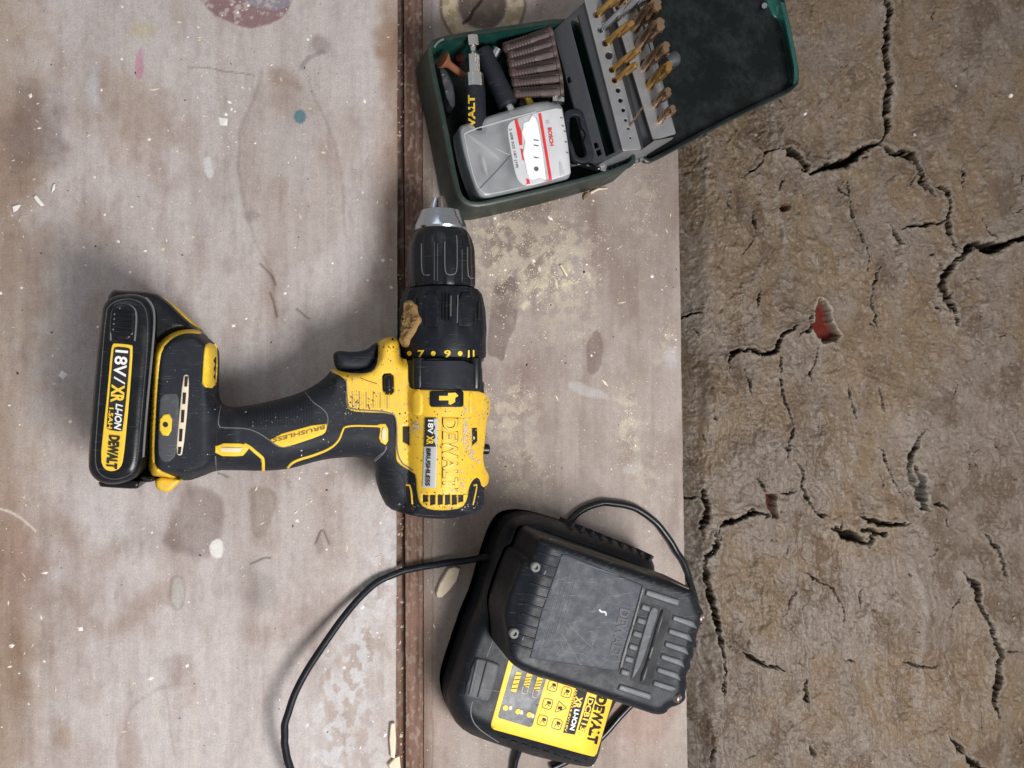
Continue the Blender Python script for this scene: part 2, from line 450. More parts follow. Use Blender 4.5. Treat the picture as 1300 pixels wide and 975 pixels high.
class Paint:
    def __init__(s, X, Y, base):
        s.X, s.Y = X, Y; s.c = np.tile(np.array(base, float), X.shape+(1,))
        s.wx = (fbm(X*.045, Y*.045, 4, 1)-.5); s.wy = (fbm(X*.045, Y*.045, 4, 9)-.5)
    def mix(s, m, c, a=1.):
        m = np.clip(m*a, 0, 1)[..., None]; s.c = s.c*(1-m)+np.array(c)*m
    def mul(s, m, c):
        m = np.clip(m, 0, 1)[..., None]; s.c = s.c*(1-m+m*np.array(c))
    def blob(s, cx, cy, rx, ry, soft=.3, warp=14, rot=0):
        m = np.zeros(s.X.shape); R_ = max(rx, ry)*(1.5+soft)+warp
        k = (abs(s.X-cx) < R_) & (abs(s.Y-cy) < R_)
        X = s.X[k]+s.wx[k]*warp*2-cx; Y = s.Y[k]+s.wy[k]*warp*2-cy
        c_, s_ = math.cos(R(rot)), math.sin(R(rot)); X, Y = X*c_+Y*s_, -X*s_+Y*c_
        d = np.hypot(X/rx, Y/ry); m[k] = 1-sstep(1-soft, 1+soft, d); return m
    def poly(s, pts, soft=2, warp=6):
        m = np.zeros(s.X.shape); p = chaikin(pts, 2); x0, y0 = p.min(0)-soft-warp; x1, y1 = p.max(0)+soft+warp
        k = (s.X > x0) & (s.X < x1) & (s.Y > y0) & (s.Y < y1)
        X = s.X[k]+s.wx[k]*warp*2; Y = s.Y[k]+s.wy[k]*warp*2
        d = segdist(X, Y, p, True); ins = inside(X, Y, [p]); d = np.where(ins, -d, d)
        m[k] = 1-sstep(-soft, soft, d); return m
    def line(s, pts, w, soft=1.5, warp=5):
        m = np.zeros(s.X.shape); p = np.array(pts, float); x0, y0 = p.min(0)-w-soft-warp; x1, y1 = p.max(0)+w+soft+warp
        k = (s.X > x0) & (s.X < x1) & (s.Y > y0) & (s.Y < y1)
        X = s.X[k]+s.wx[k]*warp*2; Y = s.Y[k]+s.wy[k]*warp*2
        m[k] = 1-sstep(w-soft, w+soft, segdist(X, Y, chaikin(p, 2, False))); return m
def board(name, xl, xr, y0, y1, z, thick, step, painter, mat, parent, label=None, relief=None, jit=.7):
    """board whose left and right edges run along photo lines xl(y), xr(y)"""
    nx = int((xr(487)-xl(487))/step)+1; ny = int((y1-y0)/step)+1
    ys = np.linspace(y0, y1, ny); t = np.linspace(0, 1, nx)
    jg = lambda k: (fbm(ys*.03, ys*0+k, 3, 7)-.5)*1.6*jit+(vn(ys*.5, ys*0, k)-.5)*.7*jit-(vn(ys*.06, ys*0+3, k) > .93)*vn(ys*.4, ys*0, 5)*1.3*jit
    X = (xl(ys)-jg(3))[:, None]*(1-t)+(xr(ys)+jg(4))[:, None]*t; Y = np.repeat(ys[:, None], nx, 1)
    rgb = painter(X, Y)
    zz = np.full(X.shape, z)
    if relief is not None: zz = zz+relief(X, Y)
    V = W(X, Y, zz).reshape(-1, 3)
    idx = np.arange(nx*ny).reshape(ny, nx)
    ring = np.r_[idx[0, :], idx[1:, -1], idx[-1, -2::-1], idx[-2:0:-1, 0]]
    Bt = V[ring].copy(); Bt[:, 2] = z-thick; n = len(V); k = len(ring)
    j = np.arange(k); E = np.stack([ring[j], ring[(j+1) % k], n+(j+1) % k, n+j], 1)[:, ::-1]
    o = surface_mesh(name, np.vstack([V, Bt]), nx, ny, rgb.reshape(-1, 3), mat, parent, E)
    # re-origin: vertices stay relative to the parent
    if label: o['label'] = label
    return o
BASE = (.448, .403, .390)
def paint_left(X, Y):
    p = Paint(X, Y, BASE)
    sm = fbm(X*.03, Y*.03, 4, 77)
    big = fbm(X*.006, Y*.004, 4, 3); p.mul(sstep(.35, .7, big), (.90, .885, .87))
    streak = fbm(X*.06, Y*.006, 4, 6); p.mul(sstep(.45, .75, streak), (.90, .88, .87)); p.mix(sstep(.55, .8, 1-streak), (.46, .41, .385), .5)
    md = fbm(X*.02, Y*.014, 5, 8); p.mul(sstep(.5, .72, md), (.87, .83, .80)); p.mix(sstep(.58, .8, 1-md), (.46, .43, .42), .5)
    mt = fbm(X*.12, Y*.05, 4, 21); p.mul(sstep(.55, .8, mt), (.90, .88, .87))
    p.mul(1-sstep(0, 90, X+p.wx*70), (.83, .74, .64))                       # browner left margin
    p.mul(p.blob(45, 165, 38, 52, .6, 20), (.63, .60, .60)); p.mul(p.blob(20, 190, 30, 70, .6), (.85, .8, .75))
    p.mul(p.blob(45, 225, 18, 35, .6), (.85, .8, .75))
    p.mul(p.blob(170, 150, 45, 60, .8, 30), (.90, .84, .78)); p.mix(p.blob(118, 112, 9, 28, .7, 6), (.45, .44, .45), .7)
    p.mix(p.blob(215, 100, 8, 18, .7, 5), (.5, .47, .44), .6); p.mix(p.blob(370, 190, 26, 40, .8, 14), (.44, .42, .42), .6)
    p.mix(p.blob(180, 38, 16, 10, .6, 6), (.42, .36, .22), .6)
    m = p.poly([(245, -30), (252, 2), (268, 14), (285, 27), (305, 34), (335, 35), (352, 28), (368, 12), (380, -30)], 1.5, 5)
    p.mix(m, (.20, .105, .115), .85); p.mix(p.poly([(300, -30), (310, 4), (335, 11), (352, 16), (376, 2), (376, -30)], 1.5, 5), (.24, .22, .26), .9)
    p.mix(m*sstep(.62, .66, fbm(X*.15, Y*.15, 4, 2)), (.40, .35, .33), .8)
    p.mix(p.poly([(177, 54), (181, 72), (184, 88), (178, 101), (172, 100), (171, 84)], 1, 2), (.42, .17, .28), .6)
    p.mix(p.blob(381, 148, 8, 8.5, .12, 2), (.10, .20, .24), .95)
    p.mul(p.blob(404, 58, 14, 12, .4, 8), (.70, .66, .66)); p.mul(p.line([(385, 85), (394, 72), (410, 68)], 3, 2), (.7, .68, .68))
    for L_ in ([(331, 88), (326, 120), (308, 155), (301, 190), (307, 240), (312, 268), (325, 310), (345, 345), (351, 400)],
               [(390, 98), (402, 130), (418, 165), (430, 195), (436, 240), (438, 300)]):
        p.mul(p.line(L_, 2.2, 2.0, 3), (.84, .81, .79))
    p.mul(p.poly([(331, 88), (390, 98), (436, 210), (438, 300), (400, 330), (350, 345), (310, 268), (301, 190)], 8, 8), (.90, .87, .84))
    p.mul(p.poly([(335, 88), (355, 82), (378, 92), (388, 120), (360, 110), (340, 105)], 6, 5), (.82, .76, .72))
    p.mix(p.poly([(258, 200), (266, 198), (270, 208), (272, 224), (265, 227), (259, 218)], .8, 1), (.52, .51, .50), .9)
    p.mul(p.line([(240, 86), (275, 88), (300, 92), (322, 96)], .8, .7, 2), (.6, .55, .52))
    p.mul(p.blob(320, 275, 10, 8, .4, 4), (.82, .82, .86))
    # around and below the drill
    p.mul(p.poly([(222, 640), (230, 618), (250, 612), (272, 622), (283, 640), (284, 675), (272, 700), (258, 714), (246, 706), (215, 700), (205, 680), (215, 668)], 6, 7), (.66, .62, .61))
    p.mul(p.blob(190, 680, 32, 26, .7, 18), (.82, .80, .80))
    p.mix(p.blob(275, 698, 9, 12, .1, 3), (.66, .64, .60), .97)
    p.mul(p.blob(316, 740, 13, 36, .5, 8), (.84, .84, .84)); p.mul(p.poly([(317, 615), (352, 618), (345, 660), (336, 688), (320, 684), (316, 655)], 2.5, 5), (.76, .72, .69))
    p.mul(p.blob(336, 752, 17, 24, .35, 8), (.80, .81, .82)); p.mul(p.blob(420, 690, 22, 38, .6, 12), (.86, .83, .80))
    p.mul(p.blob(400, 800, 18, 40, .6, 10), (.84, .81, .79)); p.mul(p.blob(405, 690, 5, 14, .5, 4), (.7, .68, .67))
    p.mul(p.poly([(213, 735), (224, 728), (236, 736), (236, 765), (226, 777), (214, 768)], 1.5, 2), (.76, .74, .72)); p.mix(p.blob(225, 752, 8, 19, .2, 2), (.40, .385, .36), .8)
    for L_ in ([(70, 660), (95, 690), (120, 715), (150, 695)], [(80, 755), (110, 785), (130, 805), (160, 790), (185, 765), (205, 745)]):
        p.mul(p.line(L_, 12, 10, 10), (.86, .81, .77))
    p.mul(p.blob(45, 735, 22, 55, .6, 16), (.84, .77, .75)); p.mul(p.blob(12, 700, 26, 80, .7, 16), (.85, .76, .72)); p.mul(p.blob(16, 830, 22, 50, .7, 12), (.80, .73, .66))
    p.mul(p.blob(225, 852, 22, 18, .6, 14), (.80, .76, .73)); p.mul(p.line([(208, 868), (214, 900), (222, 960)], 1.5, 1.2, 3), (.85, .82, .8))
    p.mul(p.line([(148, 975), (155, 920), (175, 885), (215, 868)], 2, 2, 6), (.88, .85, .83))
    p.mix(p.line([(0, 645), (22, 652), (45, 674)], 1.3, .8, 2), (.62, .58, .5), .8)
    p.mul(p.blob(80, 935, 13, 13, .4, 5), (.9, .84, .74)); p.mul(p.blob(335, 870, 3, 60, .8, 4), (.9, .86, .84))
    for cx, cy, rx, ry in ((340, 380, 20, 30), (300, 420, 14, 40), (90, 560, 30, 60), (60, 320, 30, 35), (135, 290, 30, 26), (452, 600, 20, 26)):
        p.mul(p.blob(cx, cy, rx, ry, .7, 20), (.86, .82, .79))
    # dark nick and scratches
    for L_ in ([(343, 372), (349, 385), (351, 402)], [(330, 335), (345, 350), (349, 362)], [(278, 600), (290, 606)], [(375, 393), (392, 405)],
               [(318, 715), (333, 708), (343, 709)], [(400, 690), (409, 668), (418, 690)]):
        p.mul(p.line(L_, 1.1, 1.0, 2), (.42, .38, .36))
    # whitewash smear beside the joint
    w = sstep(.44, .50, fbm(X*.11, Y*.09, 6, 31)+.10*(fbm(X*.02, Y*.01, 2, 35)-.5))
    for cx, cy, rx, ry, a in ((500, 700, 14, 60, .8), (470, 770, 22, 40, .8), (455, 830, 24, 50, .9), (430, 900, 30, 70, .95), (480, 960, 18, 40, .6), (410, 960, 26, 40, .8), (478, 728, 18, 30, .9)):
        p.mix(p.blob(cx, cy, rx, ry, .6, 22)*w, (.52, .52, .53), a*.62)
    # darker along the joint edge: the case's cast shadow put into the colour
    p.mul(sstep(470, 508, X+p.wx*30)*(1-sstep(60, 260, abs(Y-150)))*1., (.84, .76, .68))
    p.mul(p.blob(492, 55, 14, 60, .6, 10), (.72, .60, .50)); p.mul(p.blob(500, 300, 22, 200, .8, 10), (.9, .84, .78))
    return p.c
def paint_right(X, Y):
    p = Paint(X, Y, (.318, .272, .246))
    big = fbm(X*.009, Y*.006, 4, 13); p.mul(sstep(.35, .7, big), (.84, .82, .80))
    streak = fbm(X*.08, Y*.007, 4, 16); p.mul(sstep(.42, .75, streak), (.89, .87, .86))
    md = fbm(X*.025, Y*.016, 5, 18); p.mul(sstep(.5, .72, md), (.84, .80, .78)); p.mix(sstep(.6, .8, 1-md), (.37, .33, .31), .5)
    p.mul(1-sstep(540, 552, X), (.72, .64, .58))
    # filler ring and knot at the top
    cx, cy = 613, 6; d = np.hypot((X-cx)/1.0, (Y-cy)/1.0)+p.wx*5
    ring = (1-sstep(50, 54, d))*sstep(30, 36, d); p.mix(ring, (.43, .36, .25), .85); p.mul(ring*sstep(.5, .6, fbm(X*.12, Y*.12, 4, 4)), (.75, .7, .62))
    p.mul((1-sstep(53, 57, d))*sstep(50, 53, d), (.4, .34, .3))
    k = (1-sstep(29, 34, d)); p.mix(k, (.095, .068, .058), .97); p.mix(k*sstep(.55, .62, fbm(X*.14, Y*.14, 4, 7)), (.22, .16, .12), .2)
    p.mul(p.line([(612, 0), (600, 14), (598, 25), (588, 32)], 2.2, 1, 4), (.25, .2, .18))
    p.mul(p.blob(545, 20, 8, 40, .5, 5), (.85, .95, 1.12))
    st = [(627, 352), (640, 348), (657, 352), (659, 375), (657, 412), (648, 430), (641, 445), (638, 461), (628, 452), (617, 452), (620, 420), (622, 395)]
    p.mul(p.poly(st, 1.2, 2), (.66, .60, .60))
    st2 = [(757, 415), (764, 430), (766, 455), (758, 472), (748, 478), (743, 455), (744, 435)]
    p.mul(p.poly(st2, 1.5, 3), (.70, .64, .65))
    p.mul(p.blob(672, 470, 22, 34, .6, 12), (.86, .80, .80)); p.mul(p.blob(690, 250, 26, 26, .7, 18), (.85, .8, .78)); p.mul(p.blob(755, 300, 10, 60, .8, 10), (.82, .76, .75))
    p.mul(p.blob(790, 340, 30, 60, .8, 16), (.88, .84, .83))
    # sawdust film
    w = sstep(.42, .62, fbm(X*.11, Y*.11, 5, 41))
    for cx, cy, rx, ry, a in ((660, 320, 60, 50, .55), (700, 360, 50, 24, .7), (625, 290, 26, 60, .7), (720, 330, 30, 50, .6), (640, 520, 40, 30, .6), (655, 590, 40, 50, .4),
                              (800, 540, 14, 40, .7), (850, 440, 12, 20, .7), (815, 260, 20, 50, .4), (700, 410, 60, 24, .35), (815, 610, 12, 50, .4), (600, 230, 60, 14, .5)):
        p.mix(p.blob(cx, cy, rx, ry, .7, 22)*w, (.44, .385, .305), a)
    p.mix(p.line([(664, 392), (682, 372), (706, 360), (745, 352)], 4, 3, 5)*w, (.55, .48, .38), .9)
    p.mix(p.poly([(722, 483), (740, 486), (770, 500), (778, 510), (755, 506), (724, 496)], 2, 3), (.46, .45, .45), .38)
    p.mix(p.poly([(790, 590), (812, 588), (814, 600), (792, 602)], 3, 4), (.43, .42, .42), .4); p.mix(p.blob(852, 455, 8, 14, .6, 5), (.46, .46, .48), .45)
    p.mul(p.blob(560, 890, 18, 90, .7, 8), (.92, .84, .80)); p.mul(p.blob(760, 860, 60, 60, .8, 20), (.95, .88, .86)); p.mul(p.blob(810, 900, 40, 60, .7, 10), (1.08, .98, .95))
    p.mix(sstep(857, 866, X-(Y/975.*12)), (.36, .33, .31), .5)
    p.mul(p.line([(548, 0), (549, 975)], 1, .8, 2), (.8, .72, .66))
    return p.c
def paint_batten(X, Y):
    p = Paint(X, Y, (.178, .106, .078))
    s = fbm(X*.35, Y*.008, 4, 51); p.mul(sstep(.4, .7, s), (.68, .62, .58)); p.mul(1-sstep(300, 620, Y), (.85, .85, .88))
    p.mix(sstep(.68, .72, vn(X*.4, Y*.2, 3)), (.27, .22, .18), .55)
    return p.c
bench = thing('workbench', 'weathered plywood workbench top with a brown batten along its middle joint', 'workbench', P(540, 487, -.03))
lin = lambda a, b: (lambda y: a+(b-a)*np.asarray(y, float)/975.)
def rel(X, Y): return (fbm(X*.05, Y*.02, 4, 61)-.5)*.0004
board('plywood_board', lin(-420, -430), lin(505, 503), -300, 1270, 0, .03, 1.7, paint_left, M_ply, bench, 'wide grey plywood board left of the batten, stained and paint spotted', rel)
board('plywood_board', lin(536.5, 538.5), lin(858, 873), -300, 1270, 0, .03, 1.4, paint_right, M_ply, bench, 'narrow plywood board dusted with sawdust right of the batten', rel)
board('batten', lin(513, 515.5), lin(536.2, 538.2), -300, 1270, -.0012, .026, 1.6, paint_batten, M_batten, bench, 'red brown timber batten sunk in the joint', rel)
board('support_rail', lin(495, 493), lin(545, 547), -300, 1270, -.0055, .024, 4, paint_batten, M_batten, bench, 'dark rail at the bottom of the joint')

# ------------------------------------------------------------------ cracked ground beyond the bench
def ground():
    xs = np.r_[np.arange(-700, 840, 40), np.arange(840, 1316, .9), np.arange(1330, 1900, 30)]
    ys = np.r_[np.arange(-700, -20, 30), np.arange(-14, 992, 1.05), np.arange(1010, 1700, 30)]
    X, Y = np.meshgrid(xs, ys); Xo, Yo = X.copy(), Y.copy()
    dn = (X > 830) & (X < 1320) & (Y > -20) & (Y < 1000)
    wx = (fbm(X*.06, Y*.06, 4, 71)-.5)*14+(fbm(X*.25, Y*.25, 3, 73)-.5)*5
    wy = (fbm(X*.06, Y*.06, 4, 75)-.5)*14+(fbm(X*.25, Y*.25, 3, 77)-.5)*5
    A, B_ = X+wx*1.6, Y+wy*1.6
    h = (fbm(X*.008, Y*.006, 3, 80)-.5)*.010+(fbm(A*.02, B_*.012, 3, 180)-.5)*.007
    h += (fbm(A*.035, B_*.018, 4, 81)-.5)*.0030
    rid = 1-abs(2*fbm(A*.075+fbm(X*.02, Y*.02, 2, 3)*6, B_*.024, 4, 83)-1)
    where = sstep(.42, .6, fbm(X*.013, Y*.013, 3, 85))
    h += (rid**3.2)*.0020*(where*.8+.2)
    rid2 = 1-abs(2*fbm(A*.20, B_*.07, 3, 87)-1); h += rid2**4*.0002*(where*.8+.2)
    sf = 1-abs(2*fbm(X*.30+wx*.10, Y*.030+wy*.05, 3, 161)-1); h += (sf**2)*.00012
    lf = 1-abs(2*fbm(A*.030, B_*.011, 3, 191)-1); h += (lf**2.5)*.0032*sstep(.35, .6, fbm(X*.012, Y*.012, 2, 163))
    st_ = 1-abs(2*fbm(X*.16+wx*.12, Y*.016, 4, 131)-1); h += (st_**3)*.0016*sstep(.40, .6, fbm(X*.010+3, Y*.008, 2, 133))
    h += (fbm(X*.3, Y*.22, 4, 89)-.5)*.00045+(fbm(X*.12, Y*.5, 3, 90)-.5)*.0006*(1-where)
    pit = sstep(.70, .80, vn(X*.22, Y*.22, 91)); h -= pit*.0002
    for f_, th_, sd in ((.016, .47, 171), (.024, .53, 173), (.035, .56, 175), (.012, .42, 177)):
        q_ = fbm(A*f_, B_*f_*.7, 5, sd); h += .0006*sstep(th_, th_+.016, q_)
    c = np.tile(np.array((.158, .110, .068)), X.shape+(1,))
    def mix(m, k): 
        nonlocal c
        m = np.clip(m, 0, 1)[..., None]; c = c*(1-m)+np.array(k)*m
    mix(sstep(.42, .62, fbm(A*.012, B_*.009, 4, 93))*.85, (.165, .132, .108))
    mix(sstep(.5, .7, fbm(A*.03, B_*.02, 5, 95))*.75, (.092, .060, .037))
    mix(sstep(.52, .66, fbm(A*.08, B_*.04, 4, 97))*.5, (.19, .155, .128))
    mix(sstep(.60, .72, fbm(X*.3, Y*.22, 3, 99))*.5, (.075, .055, .040))
    mix(sstep(.64, .74, fbm(X*.4, Y*.3, 3, 101))*.45, (.23, .20, .17))
    g1 = zoomed(850, 0, 2.4378); g2 = zoomed(850, 380, 2.889); g3 = zoomed(850, 675, 2.889)
    cr = [(g1([(655, -60), (655, 0), (665, 50), (655, 100), (650, 160), (658, 220), (675, 290), (670, 350), (675, 400), (655, 435), (640, 445)]), 4.0, 9),
          (g1([(640, 445), (580, 475), (540, 505), (480, 520), (430, 545)]), 6.0, 11), (g1([(430, 545), (400, 505), (360, 475), (320, 465)]), 3.2, 7),
          (g1([(640, 445), (690, 470), (740, 475), (765, 520), (775, 560), (805, 610)]), 4.2, 9), (g1([(805, 580), (845, 590), (855, 640), (845, 680), (860, 740), (885, 790)]), 3., 8),
          (g1([(710, 710), (760, 700), (845, 685)]), 2.4, 6), (g1([(1130, 720), (1097, 730), (1030, 760), (960, 770), (940, 750), (890, 790), (850, 845), (840, 880), (860, 930), (880, 985)]), 4.6, 10),
          (g1([(545, 560), (560, 680), (590, 760), (605, 800), (598, 850)]), 1.7, 4), (g1([(635, 830), (610, 900), (630, 985)]), 1.6, 4), (g1([(675, 700), (690, 725), (715, 760)]), 3., 5),
          (g1([(890, 505), (905, 550), (890, 590)]), 1.4, 3), (g1([(320, 465), (290, 465), (270, 520), (210, 555)]), 1.4, 3), (g1([(260, 730), (215, 790)]), 1.2, 3),
          (g1([(1080, 845), (1090, 925)]), 2, 5), (g1([(825, 815), (845, 845)]), 2, 5), (g1([(250, 650), (262, 720)]), 1., 2),
          (g2([(505, 55), (503, 110), (460, 135)]), 2.6, 6), (g2([(455, 95), (400, 115), (385, 160), (375, 200), (330, 200), (270, 180), (215, 200), (215, 270)]), 2., 5),
          (g2([(385, 200), (400, 350), (435, 460), (415, 520), (405, 590)]), 1.4, 4), (g2([(535, 165), (500, 300)]), 1.2, 3), (g2([(650, 310), (680, 440)]), 1.5, 4),
          (g2([(755, 320), (785, 420)]), 1.1, 3), (g2([(735, 20), (755, 130)]), 1.1, 3), (g2([(1000, -10), (1030, 30), (1042, 95)]), 4.5, 6),
          (g2([(915, 488), (885, 540), (872, 600), (880, 660), (895, 730), (908, 775)]), 3.0, 5), (g2([(893, 610), (906, 655), (910, 700), (906, 768)]), 6.5, 7), (g2([(900, 770), (940, 772)]), 2, 5), (g2([(700, 842), (735, 846), (772, 856)]), 6.5, 7), (g3([(728, 0), (724, 30), (722, 50)]), 4, 6), (g2([(120, 704), (121, 740)]), 6, 6), (g2([(940, 740), (1010, 760), (1025, 810)]), 1.9, 5), (g2([(775, 540), (800, 640), (840, 720)]), 1.3, 3),
          (g2([(165, 867), (170, 820), (250, 810), (280, 770), (350, 790)]), 3., 7), (g2([(305, 650), (345, 710)]), 1.4, 3), (g2([(385, 712), (450, 700)]), 1.6, 4),
          (g2([(440, 600), (480, 620), (470, 690), (520, 780), (590, 800)]), 2., 5), (g2([(685, 795), (740, 810), (820, 825), (880, 820)]), 2.6, 6), (g2([(35, 80), (80, 55), (120, 45)]), 2., 5),
          (g2([(270, 250), (290, 360)]), 1.1, 3), (g2([(40, 720), (110, 730)]), 1.3, 3), (g2([(120, 720), (130, 790), (120, 867)]), 3, 6),
          (g3([(580, -10), (650, 12), (720, 40)]), 5., 8), (g3([(155, -5), (155, 60), (125, 90), (130, 150), (150, 230), (165, 300), (170, 400), (180, 480), (185, 600)]), 2.6, 8),
          (g3([(475, 135), (540, 180), (580, 190)]), 1.5, 4), (g3([(580, 190), (630, 270), (645, 350)]), 1.1, 3), (g3([(1160, 0), (1215, 100), (1235, 200)]), 2.4, 6),
          (g3([(1065, 145), (1110, 190), (1120, 260), (1160, 350), (1190, 420), (1190, 560), (1170, 630), (1210, 695)]), 3.4, 8), (g3([(1190, 435), (1265, 430)]), 1.2, 3),
          (g3([(255, 435), (330, 480), (410, 505)]), 2.4, 6), (g3([(850, 470), (920, 495), (990, 490)]), 1.5, 4), (g3([(495, 535), (497, 600), (505, 650)]), 2.6, 6),
          (g3([(512, 770), (510, 800), (522, 830)]), 3, 6), (g3([(1005, 735), (1070, 830), (1150, 867), (1230, 880)]), 3., 8), (g3([(640, 475), (690, 480)]), 1., 2),
          (g3([(180, 460), (182, 530)]), 4.5, 7), (g3([(400, 310), (440, 270), (455, 200)]), 1, 2)]
    for i in range(60):                                    # hairline checks
        x = rng.uniform(880, 1300); y = rng.uniform(0, 975); l = rng.uniform(8, 34); a = rng.normal(90, 25)
        cr.append(([(x, y), (x+l*.5*math.cos(R(a))+rng.normal(0, 2), y+l*.5*math.sin(R(a))), (x+l*math.cos(R(a)), y+l*math.sin(R(a)))], rng.uniform(.8, 1.2), rng.uniform(1.2, 2.2)))
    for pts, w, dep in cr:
        p = chaikin(pts, 1, False); x0, y0 = p.min(0)-w*4-8; x1, y1 = p.max(0)+w*4+8
        k = (Xo > x0) & (Xo < x1) & (Yo > y0) & (Yo < y1)
        if not k.any(): continue
        big = min(1, w/3.)
        jx = (vn(Xo[k]*.35, Yo[k]*.35, 141)-.5)*3.6+(vn(Xo[k]*.12, Yo[k]*.12, 143)-.5)*5; jy = (vn(Xo[k]*.35, Yo[k]*.35, 145)-.5)*3.6+(vn(Xo[k]*.12, Yo[k]*.12, 147)-.5)*5
        d = segdist(Xo[k]+wx[k]*.35+jx*(.35+big*.65), Yo[k]+wy[k]*.35+jy*(.35+big*.65), p)
        # taper towards the ends
        e = np.minimum(np.hypot(Xo[k]-p[0, 0], Yo[k]-p[0, 1]), np.hypot(Xo[k]-p[-1, 0], Yo[k]-p[-1, 1]))
        ww = w*(.35+.65*sstep(0, w*5+6, e))*(.65+.7*vn(Xo[k]*.1, Yo[k]*.1, 33))*1.0
        h[k] = np.minimum(h[k], h[k]-dep*.0013*(1-sstep(ww*.5, ww*.92, d)))
        h[k] += .0012*big*np.exp(-((d-ww*1.9)/(ww*.8+.6))**2)
        m = (1-sstep(ww*.8, ww*1.15, d))[..., None]*.95; c[k] = c[k]*(1-m)+np.array((.012, .010, .008))*m  # near-black crack interiors: shade put into the colour
        m = (np.exp(-((d-ww*1.7)/(ww*.6+.5))**2)*sstep(ww*1.0, ww*1.5, d))[..., None]*.5*big; c[k] = c[k]*(1-m)+np.array((.22, .19, .155))*m
    def hole(pts, dep, colr=None, soft=1.6, lip=.0014, lipc=(.34, .30, .25), cm=1.):
        p = np.array(pts); x0, y0 = p.min(0)-14; x1, y1 = p.max(0)+14
        k = (Xo > x0) & (Xo < x1) & (Yo > y0) & (Yo < y1)
        X_, Y_ = Xo[k]+wx[k]*.3+(vn(Xo[k]*.3, Yo[k]*.3, 151)-.5)*2.2, Yo[k]+wy[k]*.3+(vn(Xo[k]*.3, Yo[k]*.3, 153)-.5)*2.2
        d = segdist(X_, Y_, p, True); d = np.where(inside(X_, Y_, [p]), -d, d)
        m = 1-sstep(-soft, soft*.4, d)
        h[k] = h[k]*(1-m)+(-dep-.002)*m+lip*np.exp(-((d-3)/2.2)**2)
        if lipc is not None:
            q = (np.exp(-((d-2.6)/1.1)**2)*(d > .6)*(.3+.9*vn(X_*.15, Y_*.15, 5)))[..., None]*.7; c[k] = c[k]*(1-q)+np.array(lipc)*q
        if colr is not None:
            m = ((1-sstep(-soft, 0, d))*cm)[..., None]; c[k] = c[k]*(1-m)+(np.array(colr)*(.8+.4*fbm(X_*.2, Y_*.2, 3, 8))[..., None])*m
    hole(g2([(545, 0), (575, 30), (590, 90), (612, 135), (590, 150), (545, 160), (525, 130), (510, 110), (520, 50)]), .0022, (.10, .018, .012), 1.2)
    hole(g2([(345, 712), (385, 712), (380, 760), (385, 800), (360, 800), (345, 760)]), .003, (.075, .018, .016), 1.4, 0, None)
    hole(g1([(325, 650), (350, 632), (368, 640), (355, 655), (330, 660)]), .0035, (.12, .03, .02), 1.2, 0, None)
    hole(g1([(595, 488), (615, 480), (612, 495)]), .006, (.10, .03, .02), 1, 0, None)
    # pale ridge with knots above the left crack
    for pts, w, a in ((g1([(305, 330), (300, 380), (308, 430), (322, 465)]), 7, .0040), (g1([(340, 350), (345, 400), (335, 440)]), 4, .0025), (g1([(322, 480), (318, 560), (325, 660), (345, 740)]), 4, .0018),
                      (g1([(100, 430), (98, 520), (102, 600)]), 4, .0016), (g3([(870, 100), (930, 260), (905, 480), (910, 640)]), 5, .0020), (g3([(460, 200), (490, 420), (500, 520)]), 3, .0018),
                      (g2([(1045, 100), (1080, 50), (1150, 20)]), 4, .002), (g2([(915, 640), (925, 700), (935, 760)]), 6, .0025), (g1([(850, 800), (880, 800)]), 6, .002)):
        k = (abs(Xo-np.mean([q[0] for q in pts])) < 120) & (abs(Yo-np.mean([q[1] for q in pts])) < 140)
        d = segdist(Xo[k]+wx[k]*.5, Yo[k]+wy[k]*.3, pts); m = np.exp(-(d/w)**2)
        h[k] += a*m*(.6+.8*fbm(Xo[k]*.15, Yo[k]*.15, 3, 6)); m = (m*.4)[..., None]; c[k] = c[k]*(1-m)+np.array((.24, .21, .185))*m
    # trough along the bench edge
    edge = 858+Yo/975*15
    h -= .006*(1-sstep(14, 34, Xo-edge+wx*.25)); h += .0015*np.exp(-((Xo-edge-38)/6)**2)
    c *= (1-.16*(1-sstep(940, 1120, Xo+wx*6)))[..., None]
    c *= (1-.42*(1-sstep(10, 34, Xo-edge+wx*.6)))[..., None]  # dark strip in the trough: occlusion put into the colour
    hw = h-.017
    V = W(X, Y, -.017); V[..., 2] = hw
    global gh
    gh = lambda x, y: float(hw[min(len(ys)-1, int(np.searchsorted(ys, y))), min(len(xs)-1, int(np.searchsorted(xs, x)))])
    return V.reshape(-1, 3), len(xs), len(ys), c.reshape(-1, 3)
